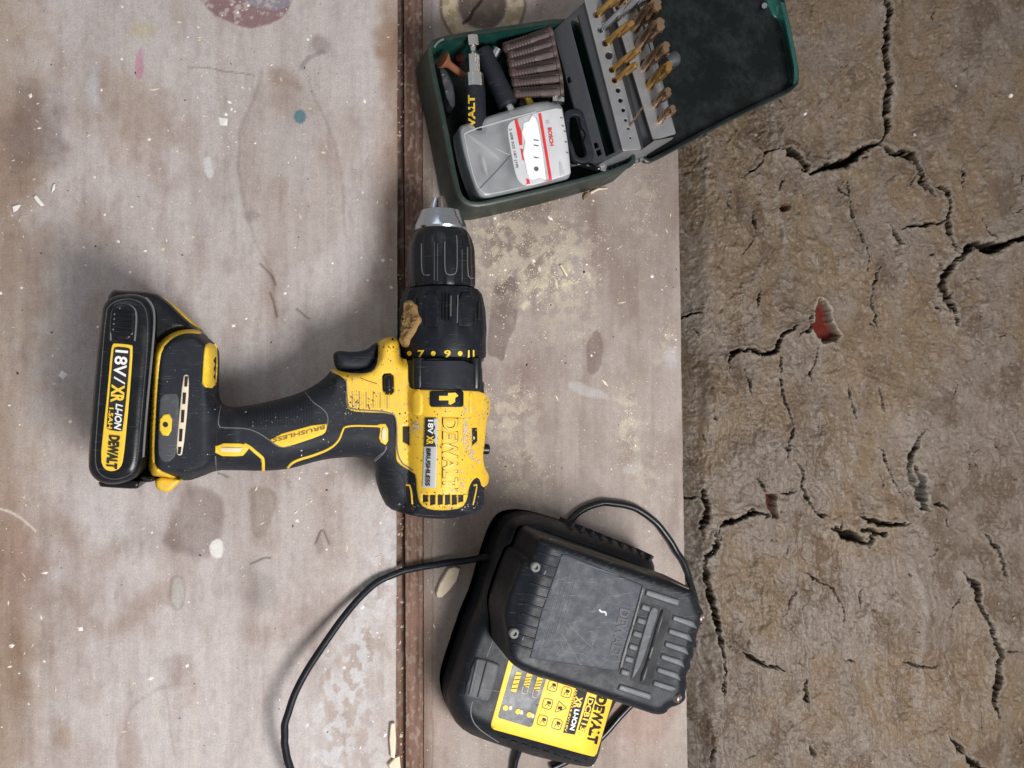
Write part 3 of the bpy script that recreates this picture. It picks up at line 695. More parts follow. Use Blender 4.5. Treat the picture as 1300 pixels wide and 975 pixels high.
def ground_mat():
    m = bpy.data.materials.new('cracked_dry_earth'); m.use_nodes = True
    nt, N, L, B = nodes_of(m)
    at = N.new('ShaderNodeAttribute'); at.attribute_name = 'stain_and_shade'; tc = N.new('ShaderNodeTexCoord')
    n = N.new('ShaderNodeTexNoise'); n.inputs['Scale'].default_value = 900; n.inputs['Detail'].default_value = 6; n.inputs['Roughness'].default_value = .7
    L.new(tc.outputs['Object'], n.inputs['Vector'])
    mp = N.new('ShaderNodeMapping'); mp.inputs['Scale'].default_value = (500, 160, 300); n2 = N.new('ShaderNodeTexNoise'); n2.inputs['Scale'].default_value = 1; n2.inputs['Detail'].default_value = 6
    n2.inputs['Distortion'].default_value = .2
    L.new(tc.outputs['Object'], mp.inputs[0]); L.new(mp.outputs[0], n2.inputs['Vector'])
    r = N.new('ShaderNodeMapRange'); r.inputs['From Min'].default_value = .3; r.inputs['From Max'].default_value = .7; r.inputs['To Min'].default_value = .8; r.inputs['To Max'].default_value = 1.18
    L.new(n.outputs['Fac'], r.inputs['Value'])
    vm = N.new('ShaderNodeVectorMath'); vm.operation = 'SCALE'; L.new(at.outputs['Color'], vm.inputs[0]); L.new(r.outputs[0], vm.inputs['Scale'])
    L.new(vm.outputs[0], B.inputs['Base Color']); B.inputs['Roughness'].default_value = .5
    sr = N.new('ShaderNodeMapRange'); sr.inputs['From Min'].default_value = .02; sr.inputs['From Max'].default_value = .08; sr.inputs['To Max'].default_value = .34
    L.new(at.outputs['Color'], sr.inputs['Value']); L.new(sr.outputs[0], B.inputs['Specular IOR Level'])
    ad = N.new('ShaderNodeMath'); ad.operation = 'ADD'; L.new(n.outputs['Fac'], ad.inputs[0]); L.new(n2.outputs['Fac'], ad.inputs[1])
    b = N.new('ShaderNodeBump'); b.inputs['Strength'].default_value = .26; b.inputs['Distance'].default_value = .0008
    L.new(ad.outputs[0], b.inputs['Height']); L.new(b.outputs[0], B.inputs['Normal'])
    return m
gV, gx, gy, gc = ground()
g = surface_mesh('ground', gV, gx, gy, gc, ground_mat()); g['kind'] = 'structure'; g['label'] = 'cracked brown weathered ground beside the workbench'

# ------------------------------------------------------------------ cordless drill
ZM = .037
SIL = chaikin([(196, 440), (213, 425), (230, 419), (250, 418), (262, 427), (274, 438), (275, 455), (274, 475), (273, 495), (276, 511), (290, 517), (315, 515), (345, 509), (378, 500),
       (400, 489), (414, 478), (421, 469), (440, 471), (465, 468), (477, 455), (480, 436), (487, 429), (500, 427), (506, 432), (508, 445), (510, 456), (518, 458),
       (612, 458), (613, 497), (622, 507), (622, 522), (617, 535), (615, 565), (613, 580), (615, 594), (621, 605), (620, 614), (614, 620), (615, 632), (613, 645), (600, 652), (570, 659), (540, 658),
       (512, 652), (492, 645), (484, 630), (478, 612), (478, 595), (472, 586), (457, 580), (429, 581), (403, 585), (380, 592), (363, 596), (334, 598), (300, 597), (275, 597),
       (256, 605), (238, 611), (222, 607), (205, 606), (190, 604), (189, 570), (190, 537), (192, 490), (193, 455)], 1)
def Hd(x, y):
    x = np.asarray(x, float); y = np.asarray(y, float)
    d = segdist(x, y, SIL, True); d = np.where(inside(x, y, [SIL]), d, 0)
    w = sstep(256, 305, x); T = .031*(1-w)+.0165*w; D = 13*(1-w)+30*w
    g_ = sstep(418, 432, x)*(1-sstep(520, 545, y)); D = D*(1-g_)+12*g_
    m = np.minimum(57-abs(x-565), (661-y)*2.2); m = np.where(y > 440, m, 0)
    return ZM+np.maximum(T*prof(d/D), .0285*prof(m/57))
drill = thing('cordless_drill', 'yellow and black cordless hammer drill lying on its side with battery clipped on', 'drill', P(480, 540, 0))
core = patch('housing_shell', [SIL], Hd, M_rubber, drill, 3.5, 0, 2.5, mirror=ZM, smooth=0, rs=2.5, label='charcoal rubber overmoulded body and grip')
TD = bvh(core)
# yellow motor housing
Yl = z3([(158, 188), (185, 192), (240, 208), (320, 212), (368, 198), (390, 150), (393, 60), (410, 40), (450, 28), (478, 32), (494, 50), (500, 90), (503, 137), (538, 142), (540, 270), (560, 290), (640, 292), (830, 295), (905, 300),
         (946, 335), (947, 400), (926, 440), (918, 560), (908, 620), (918, 680), (941, 715), (936, 760), (905, 780), (888, 722), (858, 738), (838, 780), (832, 835), (805, 878), (725, 890), (645, 886), (598, 862), (582, 805), (577, 715),
         (560, 700), (485, 655), (475, 620), (480, 440), (462, 408), (290, 402), (250, 395), (232, 370), (228, 320), (234, 262), (215, 228), (160, 205)])
vents = [z3([(512, 473), (545, 473), (545, 566), (512, 548)]), z3([(855, 480), (880, 480), (880, 545), (855, 568)])]
for i, x in enumerate((612, 648, 686, 722, 756, 788)):
    vents.append(z3([(x-1, 812), (x+23, 812), (x+23, 858-(i in (0, 5))*14), (x-1, 862-(i in (0, 5))*14)]))
sw = z3([(410, 225), (418, 212), (450, 210), (465, 222), (467, 300), (455, 314), (425, 314), (412, 295)])
yh = patch('motor_housing', [chaikin(Yl, 1)]+vents+[sw], lambda x, y: Hd(x, y)+.0012, M_yel, drill, 3.5, .0008, 2.0, mirror=ZM-.0006, smooth=0, rs=2.2, label='scuffed yellow motor housing with vent slots')
TY = bvh(yh, core)
for v in vents: decal('vent_opening', [v], TD, M_groove, drill, .0002, smooth=0, step=6)
decal('direction_switch', [z3([(414, 228), (420, 217), (450, 215), (461, 226), (463, 296), (452, 309), (427, 309), (416, 292)])], TD, M_gloss, drill, .0002, .0028, 5)
# ridge around the housing front, hammer badge
decal('housing_ridge', [z3([(562, 292), (612, 292), (612, 410), (598, 420), (572, 418), (560, 400)])], TY, M_yel, drill, .0001, .0012, 3)
decal('housing_ridge', [z3([(838, 298), (860, 298), (856, 420), (838, 408)])], TY, M_yel, drill, .0001, .0010, 3)
bd_ = decal('hammer_badge', [rrect(*z3([(729, 337)])[0], 42, 20.5, 3)], TY, M_black, drill, .0003, .0006, 1.5, smooth=0)
TB = bvh(bd_)
decal('hammer_symbol', [z3([(692, 322), (735, 322), (735, 308), (772, 306), (786, 322), (770, 332), (770, 352), (748, 366), (738, 362), (738, 344), (692, 344)])], TB, M_yel2, bd_, .0004, smooth=0, rs=3)
# raised maker plate
rl = decal('maker_plate', [z3([(706, 426), (797, 429), (793, 778), (702, 778)])], TY, M_yel, drill, .0001, .0005, 2, smooth=0)
TP = bvh(rl, yh)
text('maker_lettering', 'DEWALT', z3([(712, 432)])[0], z3([(712, 782)])[0], 18.5, TP, M_groove, rl, .0002, .035)
text('maker_lettering', 'DEWALT', z3([(714, 436)])[0], z3([(713, 778)])[0], 17.5, TP, M_yel, rl, .0005, .012)
lb = decal('model_label', [z3([(624, 430), (686, 432), (676, 780), (610, 776)])], TY, M_silver, drill, .0003, .0002, 1.5, smooth=0)
TL = bvh(lb)
decal('label_panel', [z3([(624, 431), (686, 433), (682, 574), (619, 573)])], TL, M_groove, lb, .0003, smooth=0)
text('label_print', '18V', z3([(640, 440)])[0], z3([(638, 510)])[0], 6.2, TL, M_white, lb, .0006, .03)
text('label_print', 'XR', z3([(634, 518)])[0], z3([(632, 562)])[0], 8.0, TL, M_yel2, lb, .0006, .03)
text('label_print', 'BRUSHLESS', z3([(632, 582)])[0], z3([(627, 768)])[0], 5.2, TL, M_groove, lb, .0006, .03)
# side button, front rib strips, cracks of dirt
lathe('side_button', P(612, 570, .040), P(621, 570, .040), [(0, .0030), (.0035, .0030), (.0042, .0022)], M_gloss, drill, 16)
# raised yellow rim round rear grille
line('housing_seam', TY, z3([(232, 240), (236, 330), (240, 372), (258, 390), (460, 400), (484, 440), (482, 640), (566, 692)]), .0004, M_edge, drill)
line('housing_seam', TY, z3([(300, 232), (340, 248), (385, 262)]), .00018, M_groove, drill)
for i in range(17):                                            # fine ribs below the trigger
    x = 262+i*11.5; line('grip_rib', TY, z3([(x, 300-8*math.sin(i)), (x, 382)]), .00022, M_yel if i % 3 else M_edge, drill, 0)
for q in range(60):
    x = random.uniform(240, 460); y = random.uniform(270, 388)
    if random.random() < .45: continue
# scuffs and grime
for pts, mt in () and ((z3([(800, 460), (820, 490), (840, 540), (830, 560), (810, 520), (790, 480)]), M_silver), (z3([(840, 560), (860, 590), (872, 630), (855, 640), (838, 600)]), M_silver),
                (z3([(565, 445), (590, 440), (600, 500), (590, 530), (572, 500)]), M_silver), (z3([(790, 700), (815, 720), (812, 790), (790, 780)]), M_silver), (z3([(560, 470), (572, 468), (570, 520), (560, 500)]), M_white)):
    decal('paint_scuff', [pts], TY, material('pale_scuff', (.55, .40, .22), .7, dust=.8, dustc=(.5, .45, .38)), drill, .00025, smooth=2, step=3, rs=2)
for k in range(46):                                            # dirt nicks on the yellow
    cx, cy = random.choice([(random.uniform(500, 612), random.uniform(500, 640)), (random.uniform(440, 510), random.uniform(440, 522)), (random.uniform(440, 475), random.uniform(498, 522))])
    if not inside(np.array([cx]), np.array([cy]), [Yl])[0]: continue
    r_ = random.uniform(.5, 1.5); pts = [(cx+r_*random.uniform(.4, 1.4)*math.cos(a), cy+r_*random.uniform(.4, 1.6)*math.sin(a)) for a in np.linspace(0, 5.6, 7)]
    decal('dirt_speck', [pts], TY, random.choice([M_groove, M_clay, M_edge]), drill, .00022, smooth=1, step=0, rs=0)
# rear bumper details
for pts in (z3([(530, 762), (548, 765), (556, 800), (560, 858), (535, 835), (527, 800)]), z3([(862, 765), (878, 762), (872, 800), (858, 862), (850, 850), (856, 800)])):
    s = decal('rear_slot', [pts], TD, M_groove, drill, .0002, smooth=1); 
    line('slot_trim', TD, [pts[0], pts[1], pts[2], pts[3]], .0006, M_yel, drill, 0)
line('rubber_seam', TD, z3([(445, 640), (480, 690), (520, 720), (520, 790), (540, 880)]), .0003, M_groove, drill)
line('rubber_seam', TD, z3([(430, 572), (425, 600), (375, 645)]), .0004, M_edge, drill)
line('rubber_seam', TD, z3([(490, 890), (560, 905), (640, 915), (760, 915), (860, 885), (900, 850)]), .0003, M_groove, drill)
# handle trims
for nm, pts, w in (('trim_line', z3([(392, 472), (225, 468), (212, 500), (195, 545), (150, 585), (60, 620), (0, 636), (-40, 655), (-60, 680)]), 2.6),):
    decal(nm, [stroke(pts, w)], TD, M_yel2, drill, .0001, .0005, 1.2, step=0, smooth=0, rs=0)
decal('trim_block', [z3([(388, 460), (440, 460), (440, 572), (390, 545), (402, 480), (386, 478)])], TD, M_yel2, drill, .0001, .0006, 1.2)
decal('trim_inset', [z3([(408, 478), (428, 478), (428, 542), (406, 545)])], TD, M_chip, drill, .0011, .0003, 1)
decal('trim_block', [z7([(72, 500), (290, 503), (312, 528), (275, 575), (258, 590), (72, 590)])], TD, M_yel2, drill, .0001, .0006, 1.2)
decal('trim_inset', [z7([(105, 530), (262, 532), (240, 560), (105, 560)])], TD, M_chip, drill, .0011, .0003, 1, smooth=0)
decal('trim_line', [stroke(z7([(270, 508), (310, 528), (345, 560), (385, 592), (402, 610), (402, 694)]), 4.2)], TD, M_yel2, drill, .00015, .0005, 1.2, step=0, smooth=0, rs=0)
bp = decal('grip_badge', [z7([(428, 462), (838, 350), (838, 420), (800, 450), (560, 530), (505, 524)])], TD, M_yel2, drill, .0001, .0006, 1.4)
text('badge_lettering', 'BRUSHLESS', z7([(826, 378)])[0], z7([(470, 470)])[0], 4.6, bvh(bp, core), M_clay, bp, .0003, .02, slant=.3)
line('grip_seam', TD, z7([(110, 245), (98, 290), (90, 380), (110, 395), (280, 398), (350, 420), (430, 468), (510, 535), (600, 520)]), .0003, M_edge, drill)
line('grip_seam', TD, z7([(690, 150), (740, 220), (820, 270), (850, 320), (840, 400), (800, 450)]), .0003, M_edge, drill)
line('grip_seam', TD, z7([(72, 590), (80, 690)]), .0003, M_edge, drill)
for i in range(24):
    x = 300+i*19; y0 = 250-max(0, (x-300))*.22
    line('grip_rib', TD, z7([(x, y0+16), (x+2, min(445, 385-max(0, x-440)*.05))]), .0003, M_rubber, drill, 0, 6)
line('grip_seam', TD, z7([(1250, 520), (1250, 550), (1190, 590), (1150, 635)]), .0003, M_edge, drill)
# battery foot of the drill: yellow rim, side plate, slot and screw boss
ft = decal('foot_rim', [z1([(345, 335), (372, 300), (405, 275), (458, 256), (520, 258), (545, 274), (505, 270), (460, 272), (420, 290), (375, 335), (362, 420), (350, 600), (342, 795), (358, 832), (430, 862), (455, 872), (450, 884), (420, 915), (398, 927), (352, 917), (348, 890), (344, 870), (320, 858), (318, 800), (325, 620), (338, 420)])],
           TD, M_yel, drill, .0001, .0010, 1.6)
decal('yellow_inset', [z1([(558, 308), (600, 318), (604, 400), (596, 498), (540, 492), (542, 440), (548, 340)])], TD, M_yel2, drill, .0001, .0009, 1.8)
decal('vent_frame', [z1([(462, 448), (474, 438), (488, 446), (484, 560), (462, 768), (448, 776), (434, 766), (442, 660)])], TD, M_chip, drill, .0001, .0007, 1.5, label='dusty slot frame')
for y0, y1, x in ((448, 490, 479), (515, 562, 471), (586, 638, 465), (664, 716, 457), (738, 768, 452)):
    decal('slot', [z1([(x-8, y0), (x+6, y0), (x+2, y1), (x-10, y1)])], TD, M_groove, drill, .0010, smooth=0, step=0)
decal('recess', [z1([(372, 522), (430, 516), (446, 530), (446, 580), (440, 770), (400, 806), (362, 790), (360, 700), (366, 560)])], TD, M_grey, drill, .0001, .0003, 2)
sb = decal('screw_boss', [z1([(370, 604), (420, 602), (415, 694), (366, 690)])], TD, M_yel2, drill, .0005, .0009, 1.6)
decal('screw_hole', [circle(*z1([(391, 647)])[0], 3.4, 12)], bvh(sb), M_groove, sb, .0004, smooth=0, step=0, rs=0)
line('foot_seam', TD, z1([(600, 830), (600, 700), (598, 560)]), .00025, M_groove, drill)
for k in range(40):
    x = random.uniform(200, 500); y = random.uniform(440, 640)
    if not inside(np.array([x]), np.array([y]), [SIL])[0]: continue
    r_ = random.uniform(.3, 1.1); pts = [(x+r_*math.cos(a)*random.uniform(.4, 1.6), y+r_*math.sin(a)*random.uniform(.4, 1.6)) for a in np.linspace(0, 5.6, 6)]
    decal('paint_fleck', [pts], TY, random.choice([M_silver, M_chip, M_edge]), drill, .0003, smooth=0, step=0, rs=0)
# trigger
patch('trigger', [z3([(174, 105), (200, 98), (250, 104), (300, 102), (345, 88), (378, 58), (388, 62), (392, 80), (391, 150), (372, 196), (335, 213), (230, 206), (182, 188), (172, 130)])],
      lambda x, y: ZM+.010+.0*x, M_rubber, drill, 4, .006, 11, mirror=ZM, smooth=2, rs=2)
for pts in (z2([(235, 935), (262, 930), (258, 942), (235, 945)]), z2([(285, 930), (300, 922), (306, 934), (292, 938)])):
    pass
# front: gearbox clamp, torque collar, keyless chuck (turned parts on one axis)
def ax(py): return P(562.5+(py-440)*.02, py, ZM)
def rad(py, w): return (P(564+w, py, ZM)-P(564, py, ZM)).length
A_, B_ = ax(500), ax(250)
def pr(lst): return [((ax(py)-A_).length, rad(py, w)) for py, w in lst]
gear = lathe('gearbox_collar', A_, B_, pr([(500, 46), (497, 49), (488, 50), (484, 47), (462, 47), (458, 50), (455, 49), (453, 46)]), M_gloss, drill, 72, label='black gearbox neck')
TG = bvh(gear)
for cx in (532, 603):
    V, FF = lathe_geo(P(cx, 455, ZM+.0205-.0015*(cx > 590)), P(cx, 494, ZM+.0205-.0015*(cx > 590)), [(0, .0035), (.0145, .0035), (.0165, .0028)], 16); mk('gearbox_lug', V, FF, M_gloss, drill)
decal('gearbox_plate', [z3([(655, 245), (668, 232), (820, 232), (835, 245), (832, 292), (655, 290)])], TG, M_rubber, drill, .0002, .0012, 3)
collar = lathe('torque_collar', A_, B_, pr([(457, 47), (455, 51.5), (452, 52.5), (436, 52.8), (428, 53.2), (420, 54), (395, 53), (382, 51), (374, 49), (369, 45), (367, 40)]), M_black, drill, 144,
               lambda i, s, w: 1-(.055*(0.5+0.5*math.cos(w*15)) ** .5 if 5 <= i <= 8 else 0), label='ridged torque collar with yellow numbers')
TC = bvh(collar)
for x, y in ((728, 740), (913, 742)): decal('number_dot', [circle(*z2([(x, y)])[0], 2, 10)], TC, M_edge, collar, .0008, smooth=0, step=0, rs=0)
for cx in (728, 912):
    w = 44; decal('collar_pad', [z2([(cx-w, 570), (cx+w, 570), (cx+w, 745), (cx+w-12, 760), (cx-w+12, 760), (cx-w, 745)])], TC, M_black, collar, .0003, .0010, 2)
for s_, x0, w_ in (('7', 655, 36), ('9', 797, 36), ('11', 926, 34)):
    text('torque_number', s_, z2([(x0, 922)])[0], z2([(x0+w_, 921)])[0], 8.0, TC, M_yel2, collar, .0005, .03)
for x in (608, 738, 883): decal('number_dot', [circle(*z2([(x, 904)])[0], 3.0 if x < 900 else 2, 12)], TC, M_yel2, collar, .0004, smooth=0, step=0, rs=0)
line('collar_seam', TC, z2([(585, 940), (700, 944), (860, 944), (1005, 938)]), .0003, M_groove, collar)
sleeve = lathe('chuck_sleeve', A_, B_, pr([(368, 36), (366, 40), (362, 41), (345, 41.5), (318, 41), (308, 39), (300, 36), (295, 33), (292, 30)]), M_gloss, drill, 160,
               lambda i, s, w: 1-(.05*max(0, math.cos(w*10+.6)) ** .5 if 2 <= i <= 5 else 0), label='ribbed black chuck sleeve')
TS = bvh(sleeve)
for pts in ([(672, 300), (672, 460), (690, 475), (718, 472)], [(800, 290), (800, 455), (815, 472), (850, 472), (868, 455), (868, 300), (864, 255)], [(925, 320), (925, 480), (945, 495), (958, 490)]):
    line('sleeve_edge', TS, z2(pts), .0003, M_edge, sleeve)
for pts in ([(742, 290), (742, 500)], [(760, 300), (760, 505)], [(895, 330), (895, 510)]):
    line('sleeve_edge', TS, z2(pts), .0003, M_grey, sleeve)
lathe('chuck_nose', A_, B_, pr([(294, 31), (291, 32.5), (288, 32), (278, 28), (269, 24.5), (268, 22), (268, 10)]), M_steel, drill, 64, label='brushed steel chuck nose')
lathe('chuck_bore', A_, B_, pr([(268, 9.5), (266.5, 9.5)]), M_groove, drill, 24)
for k in range(3):
    w = R(60+k*120+18); o_ = Vector((math.cos(w), 0, math.sin(w)))
    V, FF = lathe_geo(ax(270)+o_*.0040, ax(251)+o_*.0022, [(0, .0028), (.004, .0027), (.0085, .0017), (.0088, .001)], 10); mk('chuck_jaw', V, FF, M_dsteel if k != 1 else M_steel, drill, label='steel gripping jaw')
for x, y0, y1 in ((686, 585, 735), (712, 575, 748), (790, 575, 720), (808, 572, 728), (828, 574, 722), (942, 590, 738), (962, 600, 730), (985, 620, 720), (640, 600, 640)):
    line('collar_rib', TC, z2([(x, y0), (x-2, y1)]), .0007, M_gloss, collar, 0, 5, .0002)
for x, y0, y1 in ((694, 590, 725), (835, 590, 700), (868, 585, 738), (950, 600, 730)):
    line('collar_wear', TC, z2([(x, y0), (x-2, y1)]), .0003, M_edge, collar, 0, 5, .0006)
def flecks(name, tree, spots, mat, parent, eps=.0003):
    V = []; FF = []
    for cx, cy, sx, sy, n, r_ in spots:
        for _ in range(n):
            x, y = random.gauss(cx, sx), random.gauss(cy, sy); rr = r_*random.lognormvariate(0, .5); a0 = random.uniform(0, 6)
            if not inside(np.array([x]), np.array([y]), [SIL])[0]: continue
            q = onto(tree, [(x+rr*random.uniform(.5, 1.3)*math.cos(a0+a), y+rr*random.uniform(.5, 1.6)*math.sin(a0+a)) for a in (0, 1.2, 2.5, 3.7, 5)], eps)
            if max((p_-q[0]).length for p_ in q) > .004: continue
            k = len(V); V += [tuple(p_) for p_ in q]; FF.append((k+4, k+3, k+2, k+1, k))
    o = mk(name, V, FF, mat, parent, False); o['kind'] = 'stuff'; return o
M_beige = material('scuffed_beige', (.50, .40, .27), .75, var=.3)
c3 = lambda x, y: z3([(x, y)])[0]
flecks('paint_wear', TY, [(*c3(575, 478), 3, 6, 60, .8), (*c3(822, 500), 4, 14, 90, .9), (*c3(856, 600), 4, 10, 60, .8), (*c3(790, 745), 5, 9, 60, .8), (*c3(870, 420), 5, 12, 30, .6), (*c3(275, 330), 6, 12, 50, .6), (*c3(930, 380), 2, 8, 25, .7), (*c3(700, 870), 22, 2, 50, .6), (*c3(498, 120), 1.5, 9, 30, .7)], M_beige, drill)
flecks('grime', TY, [(*c3(750, 610), 11, 44, 150, .42), (*c3(260, 370), 6, 6, 40, .5), (*c3(440, 80), 10, 12, 50, .4), (*c3(930, 520), 3, 40, 50, .5), (*c3(700, 850), 25, 8, 60, .4), (*c3(570, 420), 12, 12, 40, .45), (*c3(600, 600), 16, 30, 50, .35)], M_groove, drill)
flecks('dust', TY, [(400, 545, 45, 26, 120, .35), (235, 520, 20, 55, 70, .35), (562, 640, 40, 14, 60, .4), (440, 500, 14, 30, 60, .5)], M_edge, drill)
cl = decal('dried_splash', [z2([(590, 620), (605, 610), (625, 612), (640, 632), (650, 640), (655, 690), (675, 712), (672, 735), (655, 752), (640, 790), (622, 815), (610, 830), (606, 860), (590, 875), (575, 865), (570, 830), (562, 790), (565, 740), (575, 680), (580, 640)])],
           TC, M_clay, collar, .0002, .0012, 3, step=1.6, smooth=1, rough=.0030)
# battery clipped on the foot
bat = patch('battery', [z1([(128, 190), (136, 150), (165, 120), (235, 105), (300, 114), (333, 146), (349, 200), (341, 330), (326, 480), (313, 640), (302, 780), (288, 845), (250, 880), (170, 897), (110, 882), (80, 850), (70, 810), (85, 620), (100, 430)])],
            lambda x, y: .071+0*x, M_gloss, drill, 5, .0055, 15, bottom=.002, smooth=2, rs=2.5, label='black battery pack clipped under the drill')
TBt = bvh(bat)
line('battery_seam', TBt, z1([(150, 170), (175, 140), (235, 125), (290, 140), (318, 190), (315, 330), (302, 480), (288, 640), (275, 790), (258, 842), (225, 865), (165, 875), (115, 850), (98, 800), (110, 620), (125, 430), (140, 240), (150, 170)]), .0003, M_grey, bat)
line('battery_edge', TBt, z1([(300, 118), (335, 152), (344, 205), (335, 330), (320, 480), (306, 640), (296, 780)]), .0008, M_edge, bat)
btn = decal('release_button', [z1([(182, 154), (220, 149), (254, 158), (270, 185), (262, 302), (164, 298), (168, 190)])], TBt, M_gloss, bat, .0001, .0013, 3, smooth=1)
line('button_seam', TBt, z1([(164, 300), (166, 190), (182, 156), (220, 149), (254, 158), (273, 186), (263, 302)]), .00045, M_edge, bat)
for i in range(6): line('button_rib', bvh(btn), z1([(185, 178+i*19), (250, 184+i*19)]), .0005, M_gloss, btn, 0)
for x, y in ((203, 168), (181, 192), (180, 212), (178, 232), (176, 255)): decal('wear_spot', [circle(*z1([(x, y)])[0], 1.1, 8)], bvh(btn), M_edge, btn, .0006, smooth=0, step=0, rs=0)
bl = decal('battery_label', [z1([(172, 314), (180, 311), (248, 317), (257, 325), (246, 480), (232, 640), (217, 790), (205, 826), (172, 841), (138, 832), (122, 792), (135, 660), (152, 500), (165, 345)])], TBt, M_yel2, bat, .0002, .0002, 1, smooth=1, label='yellow and black voltage label')
TBl = bvh(bl)
decal('label_panel', [z1([(183, 325), (240, 330), (246, 340), (235, 480), (215, 668), (208, 676), (152, 668), (148, 655), (160, 520), (176, 340)])], TBl, M_groove, bl, .0003, smooth=1)
def bt(s, a, b, h, m, bold=.03, sl=0): text('label_print', s, z1([a])[0], z1([b])[0], h, TBl, m, bl, .0006, bold, slant=sl)
bt('18V', (187, 338), (177, 446), 15.5, M_white, .02); bt('/', (180, 448), (176, 474), 15, M_white, 0)
bt('XR', (172, 480), (167, 554), 15.5, M_yel2, .04); bt('LI-ION', (188, 560), (180, 662), 8.5, M_white, .03, .2); bt('1.5AH', (160, 576), (152, 662), 5.5, M_yel2, .03)
bt('DEWALT', (162, 690), (149, 826), 12.5, M_groove, .045)
# side hump with yellow strip, latch tabs
patch('battery_hump', [z1([(150, 125), (165, 100), (180, 88), (200, 92), (345, 97), (400, 135), (455, 190), (520, 248), (545, 275), (460, 262), (405, 282), (350, 335), (300, 340), (150, 300)])], lambda x, y: .058-.00012*np.maximum(0, x-195), M_gloss, drill, 5, .006, 9, bottom=.012, smooth=1, label='black shoulder of the battery')
patch('yellow_strip', [z1([(362, 112), (385, 120), (420, 150), (480, 205), (528, 246), (500, 240), (455, 200), (400, 145)])], lambda x, y: .0525-.00010*np.maximum(0, x-195), M_yel, drill, 5, .002, 3, bottom=.014)
patch('latch_tab', [z1([(112, 880), (285, 870), (280, 908), (265, 913), (130, 905), (118, 900)])], lambda x, y: .060+0*x, M_gloss, drill, 5, .002, 3, bottom=.012)
patch('latch_tab', [z1([(280, 850), (345, 868), (345, 882), (290, 888)])], lambda x, y: .058+0*x, M_gloss, drill, 5, .002, 3, bottom=.012)
patch('yellow_heel', [z1([(344, 862), (450, 868), (452, 882), (420, 915), (398, 927), (352, 917)])], lambda x, y: .056+0*x, M_yel, drill, 5, .003, 4, bottom=.015)

# ------------------------------------------------------------------ charger with its cable
chg = thing('battery_charger', 'black battery charger with yellow label and cable under the large battery', 'charger', P(690, 810, 0))
CH = chaikin(z6([(262, 150), (285, 112), (320, 94), (372, 90), (450, 108), (620, 165), (770, 222), (798, 262), (800, 300), (760, 520), (700, 700), (652, 760), (620, 850), (606, 930), (585, 968), (560, 972),
                 (400, 940), (290, 905), (215, 880), (140, 850), (95, 805), (74, 740), (78, 690), (110, 590), (150, 470), (185, 390), (210, 300), (240, 200)]), 1)
def Hch(x, y):
    d = segdist(x, y, CH, True); d = np.where(inside(x, y, [CH]), d, 0)
    return .016+.026*prof(d/24.)**.9
cb = patch('charger_body', [CH], Hch, M_black, chg, 4.5, 0, 2.5, bottom=.001, smooth=0, rs=3, label='rounded black plastic shell')
TCh = bvh(cb)
# ribbed vents along both long sides
for i in range(9):
    a = z8([(475+i*58, 165+i*23)])[0]; patch('side_rib', [stroke([a, (a[0]+7, a[1]-11+i*.2)], 3.2, 0)], lambda x, y: .0325+0*x, M_rubber, chg, 0, .001, 1.2, bottom=.010, smooth=0, rs=0)
line('shell_seam', TCh, z8([(330, 150), (470, 205), (640, 262), (800, 325), (960, 390)]), .0006, M_groove, chg)
line('shell_seam', TCh, z8([(60, 330), (40, 480), (20, 700)]), .0004, M_groove, chg)
for i in range(9):
    a = z7b([(120+i*85, 745+i*27)])[0]; decal('side_vent', [rrect(a[0], a[1], 9, 4.2, 1.6, 20)], TCh, M_groove, chg, .0003, smooth=0, step=0)
line('shell_seam', TCh, z13([(180, 590), (165, 660), (200, 740), (330, 825)]), .0004, M_edge, chg)
line('shell_seam', TCh, z13([(300, 235), (262, 335)]), .0003, M_edge, chg)
fx = decal('fixing_tab', [z13([(192, 342), (215, 336), (325, 368), (340, 384), (282, 582), (262, 596), (150, 568), (130, 545)])], TCh, material('grey_translucent_plastic', (.060, .062, .068), .4, dust=.4, dustc=(.14, .13, .12), spec=.15), chg, .0002, .0014, 2.5, label='grey moulded wall fixing tab')
TF = bvh(fx, cb)
line('tab_ridge', TF, z13([(212, 350), (165, 550)]), .0012, M_grey, fx); line('tab_ridge', TF, z13([(262, 362), (210, 565)]), .0005, M_groove, fx); line('tab_ridge', TF, z13([(235, 515), (280, 525), (340, 535)]), .0003, M_edge, fx)
text('moulded_print', 'CHARGE', z13([(293, 335)])[0], z13([(318, 250)])[0], 4, TCh, M_edge, chg, .0002, 0, flip=-1) if False else None
lab = decal('charger_label', [z7b([(168, 80), (210, 60), (620, 180), (1010, 330), (985, 440), (862, 858), (845, 880), (825, 880), (45, 665), (24, 648), (20, 620)])], TCh, M_yel2, chg, .0003, .0002, 1, smooth=0, rs=4, label='yellow instruction label')
TLb = bvh(lab)
pn = decal('label_panel', [z7b([(212, 95), (480, 165), (480, 200), (350, 640), (328, 648), (85, 574), (78, 560)])], TLb, material('label_navy_black', (.022, .024, .032), .4), lab, .0002, smooth=0)
decal('label_panel', [z7b([(705, 320), (795, 345), (690, 708), (597, 692)])], TLb, M_groove, lab, .0002, smooth=0)
decal('label_panel', [z7b([(805, 402), (855, 418), (770, 682), (718, 668)])], TLb, M_groove, lab, .0002, smooth=0)
def ct(s, a, b, h, m, bold=.03): text('label_print', s, z7b([a])[0], z7b([b])[0], h, TLb, m, lab, .0005, bold)
ct('DCB113', (798, 412), (727, 668), 6.6, M_yel2); ct('DEWALT', (872, 395), (788, 768), 11.5, M_groove, .05); ct('XR', (698, 395), (676, 490), 8.5, M_yel2, .04)
ct('LI-ION', (690, 500), (648, 665), 5.6, M_white, .04); ct('10.8V/14.4V/18V', (690, 350), (604, 680), 2.8, M_yel2, .02)
